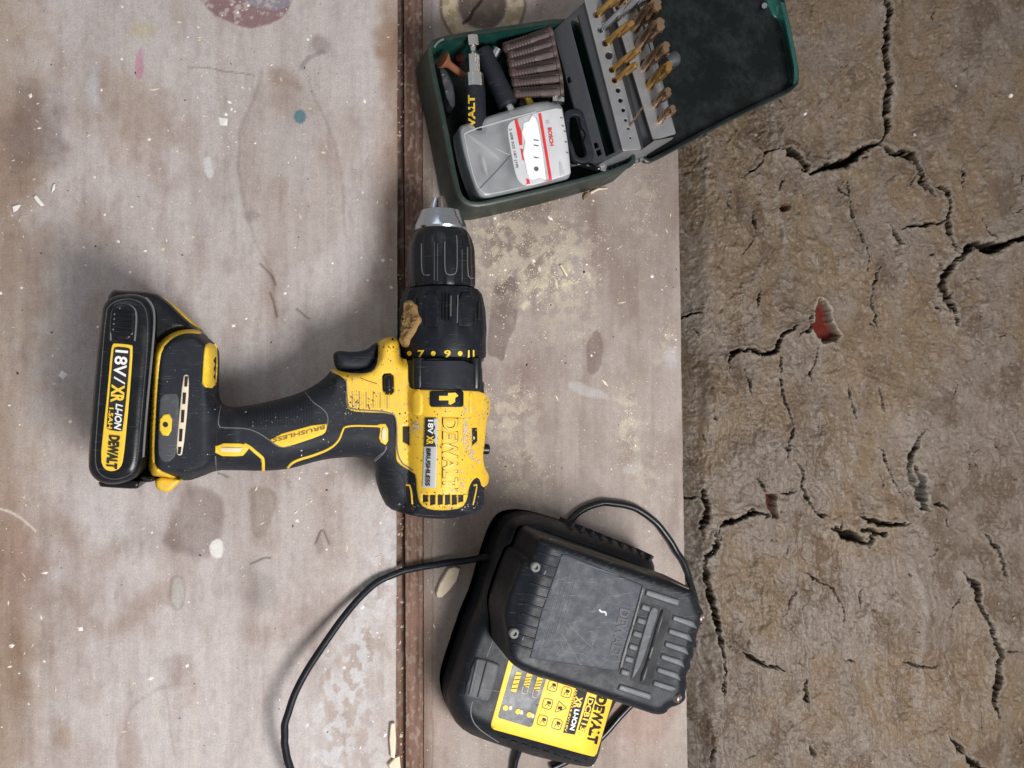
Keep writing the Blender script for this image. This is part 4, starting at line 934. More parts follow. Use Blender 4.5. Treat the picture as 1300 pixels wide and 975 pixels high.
def frame(loop, w, mt, nm='pictogram'):
    L_ = resample(chaikin(loop, 1), 2); return line(nm, TLb, list(L_)+[tuple(L_[0])], w, mt, lab, 0, 3)
ang = 16
for x, y in ((512, 320), (472, 462), (432, 595)): frame(rrect(*z7b([(x, y)])[0], 12, 13, 2, ang), .0002, M_groove)
for x, y in ((623, 370), (548, 625)): frame(rrect(*z7b([(x, y)])[0], 12, 13, 2, ang), .0002, M_groove)
line('pictogram', TLb, z7b([(565, 440), (625, 498), (530, 532), (565, 440)]), .0002, M_groove, lab, 0, 3)
text('pictogram', '!', z7b([(563, 477)])[0], z7b([(555, 509)])[0], 4.5, TLb, M_groove, lab, .0005, .02)
for x, y in ((516, 320), (475, 462), (436, 596), (623, 370), (550, 625)):
    x0, y0 = z7b([(x, y)])[0]
    decal('pictogram', [rrect(x0+1.5, y0-1.5, 4.5, 3.2, 1, 20)], TLb, M_groove, lab, .0005, smooth=0, step=0, rs=0)
    line('pictogram', TLb, [(x0-3.5, y0+3), (x0-1, y0-1), (x0+2, y0+3.5)], .00022, M_groove, lab, 0, 3)
for x, y, full in ((220, 285, 1), (305, 300, .5), (388, 330, .5)):       # charge level bars
    c_, s_ = math.cos(R(106)), math.sin(R(106)); ux, uy = c_, s_; vx, vy = -s_, c_
    def loc2(u, v): X0, Y0 = z7b([(x, y)])[0]; return (X0+u*ux+v*vx, Y0+u*uy+v*vy)
    L_ = 26 if full == 1 else 17
    decal('charge_symbol', [[loc2(-13, -3.6), (loc2(-13+L_, -3.6)), loc2(-13+L_, 3.6), loc2(-13, 3.6)]], TLb, M_yel2, lab, .0005, smooth=0, step=0, rs=0)
    for q in range(4): line('charge_symbol', TLb, [loc2(-10+q*L_/4.5, -3.2), loc2(-7.5+q*L_/4.5, 3.2)], .00022, M_groove, lab, 0, 3, .0006)
    if full != 1: line('charge_symbol', TLb, [loc2(3.5, -3.4), loc2(13, -3.4), loc2(13, 3.4), loc2(3.5, 3.4)], .00022, M_chip, lab, 0, 3, .0003)
for x, y in ((135, 492), (235, 522), (325, 548)): decal('charge_symbol', [circle(*z7b([(x, y)])[0], 3.6, 10)], TLb, M_yel2, lab, .0005, smooth=0, step=0, rs=0)
for x, y in ((175, 492), (262, 528), (352, 556)): decal('charge_symbol', [circle(*z7b([(x, y)])[0], 2.2, 10, 3)], TLb, M_chip, lab, .0005, smooth=0, step=0, rs=0)
decal('contact_rail', [z8([(180, 320), (196, 322), (90, 652), (76, 648)])], TCh, M_clay, chg, .010, .001, 1.5, smooth=0)
def spl(pts, n=10):
    out = []
    q = [pts[0]]+pts+[pts[-1]]
    for i in range(1, len(q)-2):
        a, b, c, d = [Vector(v) for v in q[i-1:i+3]]
        for k in range(n):
            t = k/n; out.append(.5*((2*b)+(c-a)*t+(2*a-5*b+4*c-d)*t*t+(3*b-a-3*c+d)*t**3))
    out.append(Vector(q[-2]))
    return [v+Vector((1, 1, 0))*float(vn(np.array(i*.23), np.array(len(pts)*1.7))-.5)*.0011 for i, v in enumerate(out)]
def pz(l): return [P(*t) for t in l]
sweep('cable', spl(pz([(640, 708, .012), (612, 708, .010), (585, 712, .006), (550, 717, .004), (515, 724, .003), (478, 740, .004), (445, 772, .007), (410, 820, .012), (382, 865, .016), (366, 905, .018), (361, 935, .018), (365, 965, .017), (385, 1010, .012), (430, 1060, .005)])), .0021, M_black, chg, 12, label='thin black cable looping left over the batten')
sweep('cable', spl(pz([(700, 690, .008), (718, 668, .004), (738, 648, .003), (768, 638, .003), (800, 643, .003), (832, 662, .003), (858, 697, .003), (873, 730, .000), (881, 760, -.006), (878, 815, -.004), (850, 860, .003), (812, 885, .003), (788, 908, .003), (766, 933, .003), (740, 955, .003), (700, 975, .003)])), .0023, M_gloss, chg, 12, label='black cable looping to the board edge and back')
sweep('cable', spl(pz([(668, 925, .010), (660, 948, .005), (652, 975, .003), (648, 1010, .003)])), .0022, M_gloss, chg, 12, label='black cable leaving the lower edge')

# ------------------------------------------------------------------ loose battery on the charger
lb2 = thing('battery_pack', 'large black battery pack seated upside down on the charger', 'battery', P(770, 790, .04))
BP = chaikin(z6([(372, 190), (385, 168), (405, 164), (450, 182), (600, 235), (780, 298), (905, 340), (938, 352), (950, 372), (953, 402), (972, 436), (968, 470), (955, 480), (950, 500), (938, 520), (944, 545), (932, 560), (936, 585), (922, 600), (926, 625), (912, 640), (908, 660), (912, 690), (905, 712), (908, 735), (885, 755), (850, 765),
                 (838, 785), (805, 790), (760, 775), (640, 735), (500, 690), (350, 642), (300, 612), (280, 580), (275, 520), (262, 450), (270, 400), (320, 262), (335, 240), (358, 236)]), 1)
def Hb(x, y):
    d = segdist(x, y, BP, True); d = np.where(inside(x, y, [BP]), d, 0)
    u = ((x-z6([(400, 380)])[0][0])*.95+(y-z6([(400, 380)])[0][1])*.31)         # along the pack
    return .078+.009*prof(d/9.)-.006*(1-sstep(-42, -2, u))
pk = patch('pack_body', [BP], Hb, M_black, lb2, 3.5, 0, 2.5, bottom=.046, smooth=0, rs=2.2, label='worn black plastic battery case')
TPk = bvh(pk)
lbp = decal('data_plate', [z8([(432, 292), (470, 300), (912, 478), (916, 495), (775, 972), (765, 985), (242, 905), (250, 880), (310, 640), (370, 470)])], TPk, material('slate_grey_plate', (.034, .040, .050), .46, dust=.2, dustc=(.10, .10, .11), scratch=.25, bump=.15, dscale=170, spec=.18), lb2, .0001, .0004, 1.5, smooth=0, label='scratched slate grey rating plate')
TDp = bvh(lbp)
M_dim = material('moulded_letter', (.048, .050, .056), .6); M_dim2 = material('faint_print', (.075, .08, .086), .6)
text('moulded_lettering', 'DEWALT', z8([(778, 612)])[0], z8([(712, 900)])[0], 12.5, TDp, M_dim, lbp, .0003, .03)
for i in range(5):
    a = np.array((446+i*20, 372+i*8.)); b = np.array((292+i*20, 885+i*6.)); t = .02*i
    while t < .95-.08*i:
        l_ = random.uniform(.02, .06); line('faint_print', TDp, z8([tuple(a+(b-a)*t), tuple(a+(b-a)*(t+l_))]), .00022, M_dim2, lbp, 0, 5); t += l_+random.uniform(.008, .02)
text('faint_print', 'DCB182', z8([(790, 470)])[0], z8([(765, 560)])[0], 5, TDp, M_dim, lbp, .0003, .0) if False else None
for pts in ([(430, 760), (500, 870), (545, 960)], [(470, 700), (560, 800), (620, 850)], [(370, 920), (470, 800), (400, 800)], [(640, 760), (600, 860), (620, 800)], [(700, 545), (850, 520)], [(420, 780), (440, 870), (560, 880)], [(520, 340), (640, 380), (800, 430)]):
    line('scratch', TDp, z8(pts), .00016, M_edge, lbp, 1, 4)
line('gouge', TDp, z8([(652, 618), (662, 635), (690, 632), (692, 655)]), .0006, M_silver, lbp, 1, 2)
decal('plate_edge', [z8([(905, 482), (916, 490), (780, 965), (768, 972), (790, 880), (860, 650)])], TDp, M_edge, lb2, .0003, .0008, 1.2, smooth=0)
# ribs on the rounded left end
for i in range(10):
    t = i/9.; a = np.array((330-t*150, 300+t*540)); line('end_rib', TPk, z8([tuple(a+(-35, -15)), tuple(a+(95, 22))]), .0006, M_rubber, lb2, 0)
for x, y in ((276, 370), (150, 760)):
    p0 = z8([(x, y)])[0]; c0 = onto(TPk, [p0], 0)[0]
    s_ = lathe('screw', c0-Vector((0, 0, .001)), c0+Vector((0, 0, .002)), [(0, .0026), (.0021, .0026), (.0026, .0020), (.0026, .0012), (.0014, .0010)], M_edge, lb2, 20)
line('moulded_mark', TPk, z8([(338, 392), (326, 415)]), .0004, M_edge, lb2, 0); line('moulded_mark', TPk, z8([(208, 778), (200, 800)]), .0004, M_edge, lb2, 0)
# long finger recess and raised bars at the right end
gr = decal('finger_recess', [z9([(440, 240), (492, 250), (572, 285), (574, 305), (440, 772), (420, 778), (310, 738), (305, 720), (395, 395), (430, 290)])], TPk, M_groove, lb2, .0002, smooth=1)
decal('recess_floor', [z9([(445, 250), (485, 265), (490, 300), (445, 430), (380, 640), (320, 730), (312, 718), (398, 400)])], TPk, M_grey, lb2, .0004, .0004, 2)
decal('recess_ridge', [z9([(512, 268), (530, 276), (500, 380), (470, 470), (430, 600), (395, 745), (362, 740), (420, 590), (470, 400)])], TPk, M_grey, lb2, .0004, .0018, 3.2)
bars = [[(412, 142), (630, 212), (618, 254), (402, 182)], [(240, 760), (448, 826), (436, 866), (222, 796)]]
for x, y in ((385, 236), (356, 322), (330, 408), (303, 492), (276, 572), (250, 658)): bars.append([(x, y), (x+56, y+18), (x+46, y+56), (x-12, y+38)])
for i, (x, y) in enumerate(((586, 310), (560, 396), (536, 480), (510, 562), (485, 648), (460, 735))):
    bars.append([(x, y), (x+132, y+40), (x+150+(i == 0)*6, y+92-(i == 5)*38), (x+120, y+80-(i == 5)*4), (x-8, y+34)])
M_bar = material('pale_slate_plastic', (.060, .066, .076), .5, dust=.3, bump=.5)
for b in bars: decal('raised_bar', [z9(b)], TPk, M_bar, lb2, .0001, .0009, 1.4, smooth=0)
for b in bars: line('bar_edge', TPk, z9(b+[b[0]]), .00028, M_groove, lb2, 0)
for x, y in ((773, 330), (624, 852)):
    c0 = onto(TPk, z9([(x, y)]), 0)[0]; lathe('screw', c0-Vector((.0015, 0, .0015)), c0+Vector((.0012, 0, .002)), [(0, .0026), (.0026, .0026), (.0032, .0018), (.002, .0012)], M_dsteel, lb2, 16)
line('case_seam', TPk, z8([(355, 205), (480, 240), (700, 310), (1000, 425), (1180, 500)]), .0005, material('tan_wear', (.16, .12, .08), .6), lb2)

# ------------------------------------------------------------------ drill bit case
case = thing('drill_bit_case', 'open dark green metal drill bit case with hinged grey racks raised', 'tool case', P(680, 150, 0))
ZR, ZF = .030, .0035
outer = chaikin(z4([(93, 250), (100, 205), (130, 182), (300, 150), (520, 118), (700, 92), (790, 110), (1040, 720), (1000, 765), (740, 840), (370, 928), (290, 938), (240, 915), (215, 850), (160, 560)]), 1)
# outer wall in the place: rim loop at ZR, foot loop at 0 (slightly larger), floor
def loop_world(lp, z): return W(lp[:, 0], lp[:, 1], z)
def tray(name, lp, zr, z0, zfloor, wall, flare, matO, matI, parent, rimi=7):
    q = resample(lp, 4); T = loop_world(q, zr); n = len(q)
    d = np.roll(T, -1, 0)-np.roll(T, 1, 0); d[:, 2] = 0; d /= np.maximum(1e-9, np.linalg.norm(d, axis=1))[:, None]
    N_ = np.stack([d[:, 1], -d[:, 0], 0*d[:, 0]], 1)
    c = T.mean(0); sgn = np.sign(((T-c)*N_).sum(1).sum()); N_ *= sgn
    def ring(off, z): r = T+N_*off; r[:, 2] = z; return r
    rings = [ring(flare-.001, z0), ring(flare, z0+.0015), ring(.0012, zr-.0035), ring(.0016, zr-.003), ring(.0016, zr-.0006), ring(.0008, zr), ring(-wall, zr), ring(-wall-.0004, zr-.001), ring(-wall-.0006, zfloor+.002), ring(-wall-.0022, zfloor)]
    V = np.vstack(rings); FF = []
    for i in range(len(rings)-1):
        for k in range(n): FF.append((i*n+k, i*n+(k+1) % n, (i+1)*n+(k+1) % n, (i+1)*n+k))
    FF.append([k for k in range(n)][::-1]); b0 = (len(rings)-1)*n; cc = len(V); V = np.vstack([V, V[b0:b0+n].mean(0)]); nf0 = len(FF)
    for k in range(n): FF.append((b0+k, b0+(k+1) % n, cc))
    o = mk(name, V, FF, matO, parent)
    o.data.materials.append(matI); o.data.materials.append(M_lid)
    for p in o.data.polygons:
        i = min(p.vertices)//n
        if i >= rimi or p.index >= nf0: p.material_index = 1
        if p.index >= nf0: p.material_index = 2; p.use_smooth = False  # near-black base floor: shadow inside the tray put into the colour
    return o
base = tray('case_base', outer, ZR, .0, ZF, .0012, .0035, M_green, M_teal, case); base['label'] = 'dark green base tray with rounded rim'
# lid, opened flat over the board edge
LL = chaikin(z5([(350, -90), (1120, -160), (1160, 0), (1200, 180), (1240, 395), (1205, 442), (1140, 475), (1000, 540), (820, 630), (700, 695), (500, 802), (475, 800), (452, 760), (420, 600)]), 1)
LQ = np.clip
lid = tray('case_lid', LL, .020, .0125, .0145, .0010, .0004, M_green, M_lid, case, 5); lid['label'] = 'opened lid, black green inside with hazy scuffs'
TLd = bvh(lid)
lc = LL.mean(0); patch('lid_floor', [lc+(LL-lc)*np.array((.968, .968))], lambda x, y: .0150+0*x, M_lid, case, 30, 0, 0, bottom=.0136, smooth=0, rs=8)
line('lid_rim', TLd, z5([(1060, -30), (1085, 40), (1108, 90), (1140, 96), (1160, 130), (1195, 280), (1212, 370), (1200, 420)]), .0006, M_teal, case)
decal('rim_face', [z5([(1062, -20), (1150, -20), (1190, 130), (1240, 395), (1200, 436), (1214, 380), (1190, 260), (1160, 120), (1140, 96), (1106, 90), (1085, 40)])], TLd, material('teal_rim', (.008, .072, .058), .35), case, .0006, .001, 2)
lathe('lid_stud', P(*z5([(1066, 28)])[0], .010), P(*z5([(1066, 28)])[0], .024), [(0, .0025), (.010, .0025), (.012, .0018)], M_steel, case, 14)
# racks
def plane3(a, b, c):
    M_ = np.array([[a[0], a[1], 1], [b[0], b[1], 1], [c[0], c[1], 1]], float); k = np.linalg.solve(M_, np.array([a[2], b[2], c[2]]))
    return lambda x, y: k[0]*x+k[1]*y+k[2]
def z10z(l): return [(*z10([(x, y)])[0], z) for x, y, z in l]
def plate(name, loop, abc, holes=(), mat=M_sheet, th=.0010, label=None, step=8):
    return patch(name, [z10(loop)]+list(holes), plane3(*z10z(abc)), mat, case, step, .0003, 1, th, smooth=0, rs=3, label=label)
slot = z10([(143, 118), (185, 84), (385, 818), (335, 842)])
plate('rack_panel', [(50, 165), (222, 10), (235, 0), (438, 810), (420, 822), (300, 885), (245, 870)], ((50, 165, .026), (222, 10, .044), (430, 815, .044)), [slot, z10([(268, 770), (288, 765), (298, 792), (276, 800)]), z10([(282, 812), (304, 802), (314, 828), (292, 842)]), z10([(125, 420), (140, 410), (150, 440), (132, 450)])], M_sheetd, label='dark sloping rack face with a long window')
h1 = [(352, 300, 20), (401, 487, 13), (414, 541, 12), (429, 593, 10.5), (442, 647, 8), (467, 741, 5), (282, 80, 17), (306, 160, 17), (332, 232, 18), (368, 375, 17), (383, 432, 16), (456, 692, 7)]
plate('rack_shelf', [(214, -20), (300, -30), (525, 795), (522, 804), (432, 812), (425, 806)], ((222, 10, .046), (310, 0, .046), (430, 815, .046)), [circle(*z10([(x, y)])[0], r/4.239, 14) for x, y, r in h1], label='upper grey shelf with a row of bit holes')
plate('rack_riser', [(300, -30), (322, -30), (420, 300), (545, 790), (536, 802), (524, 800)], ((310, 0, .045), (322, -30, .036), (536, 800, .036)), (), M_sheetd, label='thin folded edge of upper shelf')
plate('rack_panel', [(322, -30), (420, -30), (600, 752), (590, 756), (535, 800)], ((322, -30, .030), (400, -30, .034), (536, 800, .030)), (), M_sheetd, label='gap face between the two shelves, shade put into its dark colour')  # riser and gap shade put into the dark sheet colour
h2 = [(490, 140, 25), (512, 238, 24), (545, 345, 25), (573, 450, 24), (602, 555, 20), (630, 640, 18), (400, 40, 15)]
plate('rack_shelf', [(352, -30), (480, -30), (712, 715), (704, 722), (595, 756), (588, 750)], ((340, 0, .038), (480, 0, .038), (600, 750, .038)), [circle(*z10([(x, y)])[0], r/4.239, 16) for x, y, r in h2], label='lower grey shelf holding the thick bits')
plate('rack_lip', [(500, -30), (520, -30), (708, 700), (708, 722), (700, 724)], ((500, -30, .039), (520, -30, .035), (708, 722, .036)), (), M_sheet, label='folded outer lip')
plate('rack_end', [(300, 884), (430, 815), (530, 805), (596, 757), (700, 738), (690, 752), (560, 830), (540, 856), (340, 920), (320, 915)], ((300, 884, .033), (430, 815, .041), (700, 738, .036)), (), M_sheet, label='light grey end plate of the rack')
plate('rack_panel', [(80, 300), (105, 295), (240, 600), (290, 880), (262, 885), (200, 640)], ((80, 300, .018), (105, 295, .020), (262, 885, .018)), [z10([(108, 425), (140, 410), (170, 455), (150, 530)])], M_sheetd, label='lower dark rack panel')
hg = lathe('hinge_rod', P(*z10([(150, 890)])[0], .020), P(*z10([(560, 842)])[0], .018), [(0, .0010), (.045, .0010)], M_steel, case, 10)
for i in range(8): 
    a = z10([(330+i*26, 915-i*8)])[0]; sweep('hinge_knuckle', [P(a[0], a[1], .0195), P(a[0]+4, a[1]-1.2, .0195)], .0017, M_steel, case, 8)
cl_ = onto(TLd, z10([(650, 292)]), .004)[0]
# latch clip standing in the lid
p1, p2 = z10([(655, 310), (735, 305)]); sweep('latch_wire', spl([P(*z10([(652, 292)])[0], .030), P(*z10([(690, 296)])[0], .030), P(*z10([(712, 330)])[0], .026), P(*z10([(705, 360)])[0], .022), P(*z10([(678, 380)])[0], .018)], 6), .0005, M_chrome, case, 6)
lathe('latch_cap', P(*z10([(660, 335)])[0], .028), P(*z10([(738, 302)])[0], .028), [(0, .0034), (.002, .0044), (.007, .0048), (.0085, .004)], M_sheetd, case, 20, label='small grey latch roller')
line('rim_wear', bvh(base), z12([(75, 420), (110, 370), (160, 345)]), .0006, M_edge, case)
patch('case_divider', [z12([(150, 590), (200, 640), (262, 800), (262, 975), (190, 900), (150, 720), (120, 600)])], lambda x, y: .016+0*x, M_sheetd, case, 6, .001, 2, bottom=.005, rough=.003)

def twist(name, a, b, za, zb, rpx, mat, label, turns=None, group='drill bits standing in the rack'):
    A = P(*z10([a])[0], za); B = P(*z10([b])[0], zb); L = (B-A).length; r = rpx*.00050; turns = turns or L/(r*12)
    n = max(16, int(turns*26)); seg = 28; prf = []
    for i in range(n+1):
        t = i/n; rr = r*(1 if t < .985 else .8); prf.append((t*L, rr))
    def rm(i, s, w):
        x = abs(math.cos(w-2*math.pi*turns*s/L)); return (.50+.50*min(1, x*1.35))*(1-.10*(.78 < x < .88))
    o = lathe(name, A, B, prf, mat, None, seg, rm, label=None, loc=tuple(A), sharp=50)
    tag(o, label, 'drill bit', group); return o
BITS = [((282, 80), (400, -10), .034, .058, 4.2, M_gold, 'gold twist drill bit nearest the top of the upper shelf'),
        ((306, 160), (500, 5), .034, .066, 4.6, M_steel, 'silver grey twist drill bit leaning over the upper shelf'),
        ((332, 232), (462, 135), .034, .062, 4.3, M_gold, 'gold bit just above the empty round hole'),
        ((368, 375), (498, 280), .034, .062, 4.0, M_gold, 'gold bit just below the empty round hole'),
        ((383, 432), (488, 355), .034, .058, 3.6, M_gold, 'short gold bit lowest of the upper shelf group'),
        ((456, 692), (527, 585), .034, .060, 1.2, M_bronze, 'hair thin drill bit alone near the end of upper shelf'),
        ((478, 155), (600, 35), .026, .060, 8.0, M_bronze, 'thick bronze bit topmost on the lower shelf'),
        ((505, 250), (618, 140), .026, .060, 8.2, M_bronze, 'thickest drill bit with a shiny curled tip'),
        ((535, 365), (648, 262), .026, .058, 7.0, M_bronze, 'bronze grey bit beside the latch clip'),
        ((562, 465), (665, 365), .026, .056, 6.6, M_gold, 'stout gold bit left of the latch roller'),
        ((592, 565), (664, 500), .026, .052, 5.8, M_bronze, 'bronze bit second from the lower shelf end'),
        ((620, 650), (690, 592), .026, .050, 5.4, M_bronze, 'stubby curled bit last on the lower shelf')]
BITS += [((470, 45), (560, -30), .026, .058, 6.5, M_steel, 'silver grey bit cropped by the top edge of the photo'),
         ((548, 8), (640, -70), .026, .056, 7.5, M_gold, 'gold bit leaving the frame above the thick bronze bit'),
         ((400, 40), (500, -60), .030, .056, 5.0, M_bronze, 'bronze bit standing between the two shelf rows at the frame top')]
BITS = [(a, b, .0435 if za > .033 else .0350, zb, r, m_, l) for a, b, za, zb, r, m_, l in BITS]
BITS = [(a, (b[0]+(b[0]-a[0])*.12, b[1]+(b[1]-a[1])*.12), za, zb+.002, r*(1.12 if r > 5 else 1.2), m_, l) for a, b, za, zb, r, m_, l in BITS]
for a, b, za, zb, r, m_, lbl in BITS: twist('drill_bit', a, b, za, zb, r, m_, lbl)
def curl(a, zz, r, parent_mat):
    pass

# ------------------------------------------------------------------ things lying in the case
# rusty countersunk screw
A = P(*z12([(150, 525)])[0], .024); B = P(*z12([(335, 665)])[0], .017)
L = (B-A).length
tag(lathe('screw', A, B, [(0, .0050), (.0006, .0052), (.0012, .0048), (.0045, .0024), (.006, .0021), (L, .0020)], M_rust, None, 24, None, True, None, 0, tuple(B)), 'rusty countersunk screw lying in the green tray corner', 'screw')
# magnetic bit holder
bh = thing('bit_holder', 'black magnetic bit holder with steel hex shank and yellow lettering', 'bit holder', P(*z12([(430, 700)])[0], .015))
def hold(nm, parent, a, b, za, zb, prof_, mat, seg, phase=0., smooth=True, label=None):
    A = P(*z12([a])[0], za); B = P(*z12([b])[0], zb); return lathe(nm, A, B, prof_, mat, parent, seg, None, smooth, label, phase)
hold('hex_shank', bh, (412, 310), (422, 400), .030, .029, [(0, .0028), (.0006, .0034), (.0058, .0034)], M_chrome, 6, .5, False)
hold('shank_neck', bh, (418, 395), (424, 490), .0285, .028, [(0, .0034), (.0012, .0021), (.0038, .0019), (.006, .0034)], M_chrome, 16)
hold('hex_shank', bh, (424, 485), (432, 660), .028, .0265, [(0, .0036), (.0115, .0036)], M_chrome, 6, .5, False)
hold('steel_sleeve', bh, (432, 655), (436, 775), .0265, .026, [(0, .0050), (.0004, .0058), (.0078, .0058)], M_chrome, 28)
bb = hold('grip_barrel', bh, (436, 775), (450, 1160), .026, .024, [(0, .0060), (.0005, .0062), (.026, .0062)], M_rubber, 32)
text('barrel_lettering', 'DEWALT', z12([(392, 1130)])[0], z12([(390, 842)])[0], 8.0, bvh(bb), M_orange, bb, .0003, .045, flip=-1) if False else None
text('barrel_lettering', 'WALT', z12([(440, 1180)])[0], z12([(434, 840)])[0], 7.5, bvh(bb), M_yel2, bb, .0003, .045)
# second holder lying aslant
b2 = thing('bit_holder', 'plain black bit sleeve lying aslant beside the lettered bit holder', 'bit holder', P(*z12([(620, 700)])[0], .012))
hold('grip_barrel', b2, (500, 440), (745, 960), .018, .022, [(0, .0040), (.0010, .0056), (.036, .0062), (.037, .0055)], M_rubber, 28)
hold('steel_collar', b2, (735, 935), (775, 1020), .022, .0225, [(0, .0030), (.006, .0030)], M_chrome, 20)
# short steel pin
tag(lathe('steel_pin', P(*z12([(640, 425)])[0], .020), P(*z12([(575, 555)])[0], .017), [(0, .0030), (.0004, .0034), (.0100, .0034)], M_steel, None, 24), 'short bare steel pin behind the black sleeve', 'pin')
# dark flat strip
tag(patch('bit_strip', [z12([(640, 500), (680, 520), (740, 800), (790, 880), (770, 900), (700, 820)])], lambda x, y: .014+0*x, M_black, None, 8, .0005, 1.5, .003), 'narrow dark plastic strip between black sleeve and brown wall plugs', 'strip')
# red pull tag in the dark corner
tag(patch('red_cap', [z12([(255, 470), (345, 470), (350, 545), (280, 560)])], lambda x, y: .010+0*x, material('dark_red_plastic', (.10, .015, .015), .5), None, 8, .0015, 3, bottom=.0045), 'dark red plastic cap in the tray corner behind the screw', 'cap')
# wall plugs: strip of moulded brown fins
plugs = [((690, 430), (1105, 290), 'topmost brown wall plug, next to the green rim'), ((725, 490), (1125, 375), 'brown wall plug second from the green rim'), ((730, 565), (1140, 460), 'brown wall plug third from the green rim'),
         ((740, 640), (1165, 560), 'brown wall plug third from the clear box'), ((755, 725), (1190, 660), 'brown wall plug second from the clear box'), ((775, 810), (1200, 745), 'brown wall plug fourth in line counted upwards'), ((780, 860), (1205, 825), 'lowest brown wall plug, touching the clear box')]
plugs[5] = (plugs[5][0], plugs[5][1], 'brown wall plug just above the lowest one')
plugs[4] = (plugs[4][0], plugs[4][1], 'brown wall plug third from the clear box'); plugs[3] = (plugs[3][0], plugs[3][1], 'middle brown wall plug of the row of seven')
del plugs[5]
plugs[4] = ((760, 730), (1195, 680), 'brown wall plug second from the clear box'); plugs[5] = ((775, 825), (1205, 800), 'lowest brown wall plug, touching the clear box')
plugs[3] = ((740, 645), (1170, 570), 'brown wall plug third from the clear box')
for a, b, lbl in plugs:
    A = P(*z12([a])[0], .024); B = P(*z12([b])[0], .026); L = (B-A).length
    prf = [(0, .0020)]
    for k in range(9): prf += [(L*(.03+k*.06), .0033), (L*(.055+k*.06), .0029)]
    prf += [(L*.60, .0034), (L*.93, .0036), (L*.94, .0041), (L, .0041)]
    t = thing('wall_plug', lbl, 'wall plug', tuple(A), 'brown wall plugs clipped in a row')
    lathe('plug_body', A, B, prf, M_brown, t, 14, lambda i, s, w, L=L: 1-.22*(abs(math.sin(w*2)) > .93)*(s < L*.9), sharp=30)
    d_ = (B-A); n_ = Vector((0, 0, 1))
    sweep('slit', [A+d_*.12+n_*.0033, A+d_*.5+n_*.0035, A+d_*.86+n_*.0035], .00045, M_groove, t, 6)
    sweep('fin', [A+d_*.62+n_*.0034+d_.cross(n_).normalized()*.0008, A+d_*.92+n_*.0037+d_.cross(n_).normalized()*.0008], .0005, M_brown, t, 6)
tag(sweep('plug_rail', spl(pz([(*z12([(1118, 262)])[0], .0275), (*z12([(1160, 480)])[0], .0275), (*z12([(1200, 700)])[0], .0275), (*z12([(1215, 850)])[0], .0275)]), 6), .0012, M_brown, None, 6), 'thin brown moulded rail joining the wall plug heads', 'rail')
# little things showing above the clear box
tag(patch('yellow_bit_tab', [z12([(880, 860), (930, 858), (960, 905), (905, 925)])], lambda x, y: .020+0*x, M_yel2, None, 8, .0006, 1.5, .004, smooth=0), 'small yellow plastic tab under the wall plugs', 'tab')
tag(lathe('socket_bit', P(*z12([(1115, 880)])[0], .022), P(*z12([(1195, 890)])[0], .022), [(0, .0030), (.0030, .0032), (.0035, .0026), (.0075, .0026)], M_chrome, None, 6, None, False), 'small steel hex bit above the clear box corner', 'bit')
tag(patch('bit_clip', [z12([(830, 880), (860, 870), (900, 935), (830, 950)])], lambda x, y: .018+0*x, M_grey, None, 8, .001, 2, .004), 'grey plastic clip edge beside the yellow tab', 'clip')
# crumpled steel foil / key end below the tab
tag(lathe('hex_key', P(*z10([(200, 880)])[0], .022), P(*z10([(320, 915)])[0], .024), [(0, .0018), (.012, .0022), (.0125, .0034), (.016, .0034), (.0165, .002)], M_chrome, None, 6, None, False), 'bright steel hex key end below the black hanger', 'hex key')
# clear box with torn label and black hanger
bx = thing('clear_plastic_box', 'frosted clear plastic bit box with torn red and white label', 'plastic box', P(*z11([(600, 480)])[0], .006))
bo = z11([(245, 262), (275, 225), (620, 118), (880, 42), (1010, 72), (1035, 110), (1060, 300), (1090, 570), (1085, 618), (1050, 645), (500, 778), (430, 780), (390, 750), (360, 690), (290, 480)])
box_z = plane3((*z11([(245, 262)])[0], .0295), (*z11([(1010, 72)])[0], .031), (*z11([(430, 780)])[0], .0295))
shell = patch('box_shell', [bo], box_z, M_clear, bx, 7, .0035, 7, bottom=.010, smooth=1, rs=3, label='frosted clear lid with bevelled edge')
TX = bvh(shell)
patch('box_tray', [bo], lambda x, y: box_z(x, y)-.009, material('grey_translucent_tray', (.30, .305, .31), .5, var=.2), bx, 9, .002, 4, bottom=.0075, smooth=1, rs=3)
for pts in (z11([(300, 300), (330, 290), (570, 470), (555, 495), (520, 480)]), z11([(412, 462), (442, 452), (475, 600), (450, 612)])):
    patch('bit_inside', [pts], lambda x, y: box_z(x, y)-.0045, material('pale_bit', (.75, .75, .72), .4), bx, 6, .001, 2, bottom=.018)
line('lid_bevel', TX, z11([(290, 300), (330, 270), (640, 180), (830, 130)]), .0005, M_silver, bx)
line('lid_bevel', TX, z11([(290, 300), (330, 500), (380, 680), (430, 740), (500, 745), (700, 700)]), .0004, M_silver, bx)
line('lid_crack', TX, z11([(385, 728), (520, 590), (640, 455)]), .00035, M_ink, bx, 0)
line('lid_crack', TX, z11([(640, 455), (600, 440), (520, 400)]), .0002, M_silver, bx, 0)
pl = decal('box_label', [z11([(612, 260), (625, 215), (680, 182), (850, 130), (1018, 95), (1030, 150), (1060, 300), (1088, 580), (1080, 600), (920, 650), (770, 690), (715, 670), (680, 620), (650, 480)])], TX, M_paper, bx, .0003, .0002, 1.2, smooth=1, label='torn white paper label with red stripes')
TPl = bvh(pl)
decal('red_stripe', [z11([(846, 142), (868, 140), (950, 640), (930, 648)])], TPl, M_red, pl, .0002, smooth=0)
decal('red_stripe', [z11([(668, 190), (695, 184), (722, 290), (728, 380), (705, 382), (690, 300)])], TPl, M_red, pl, .0002, smooth=0)
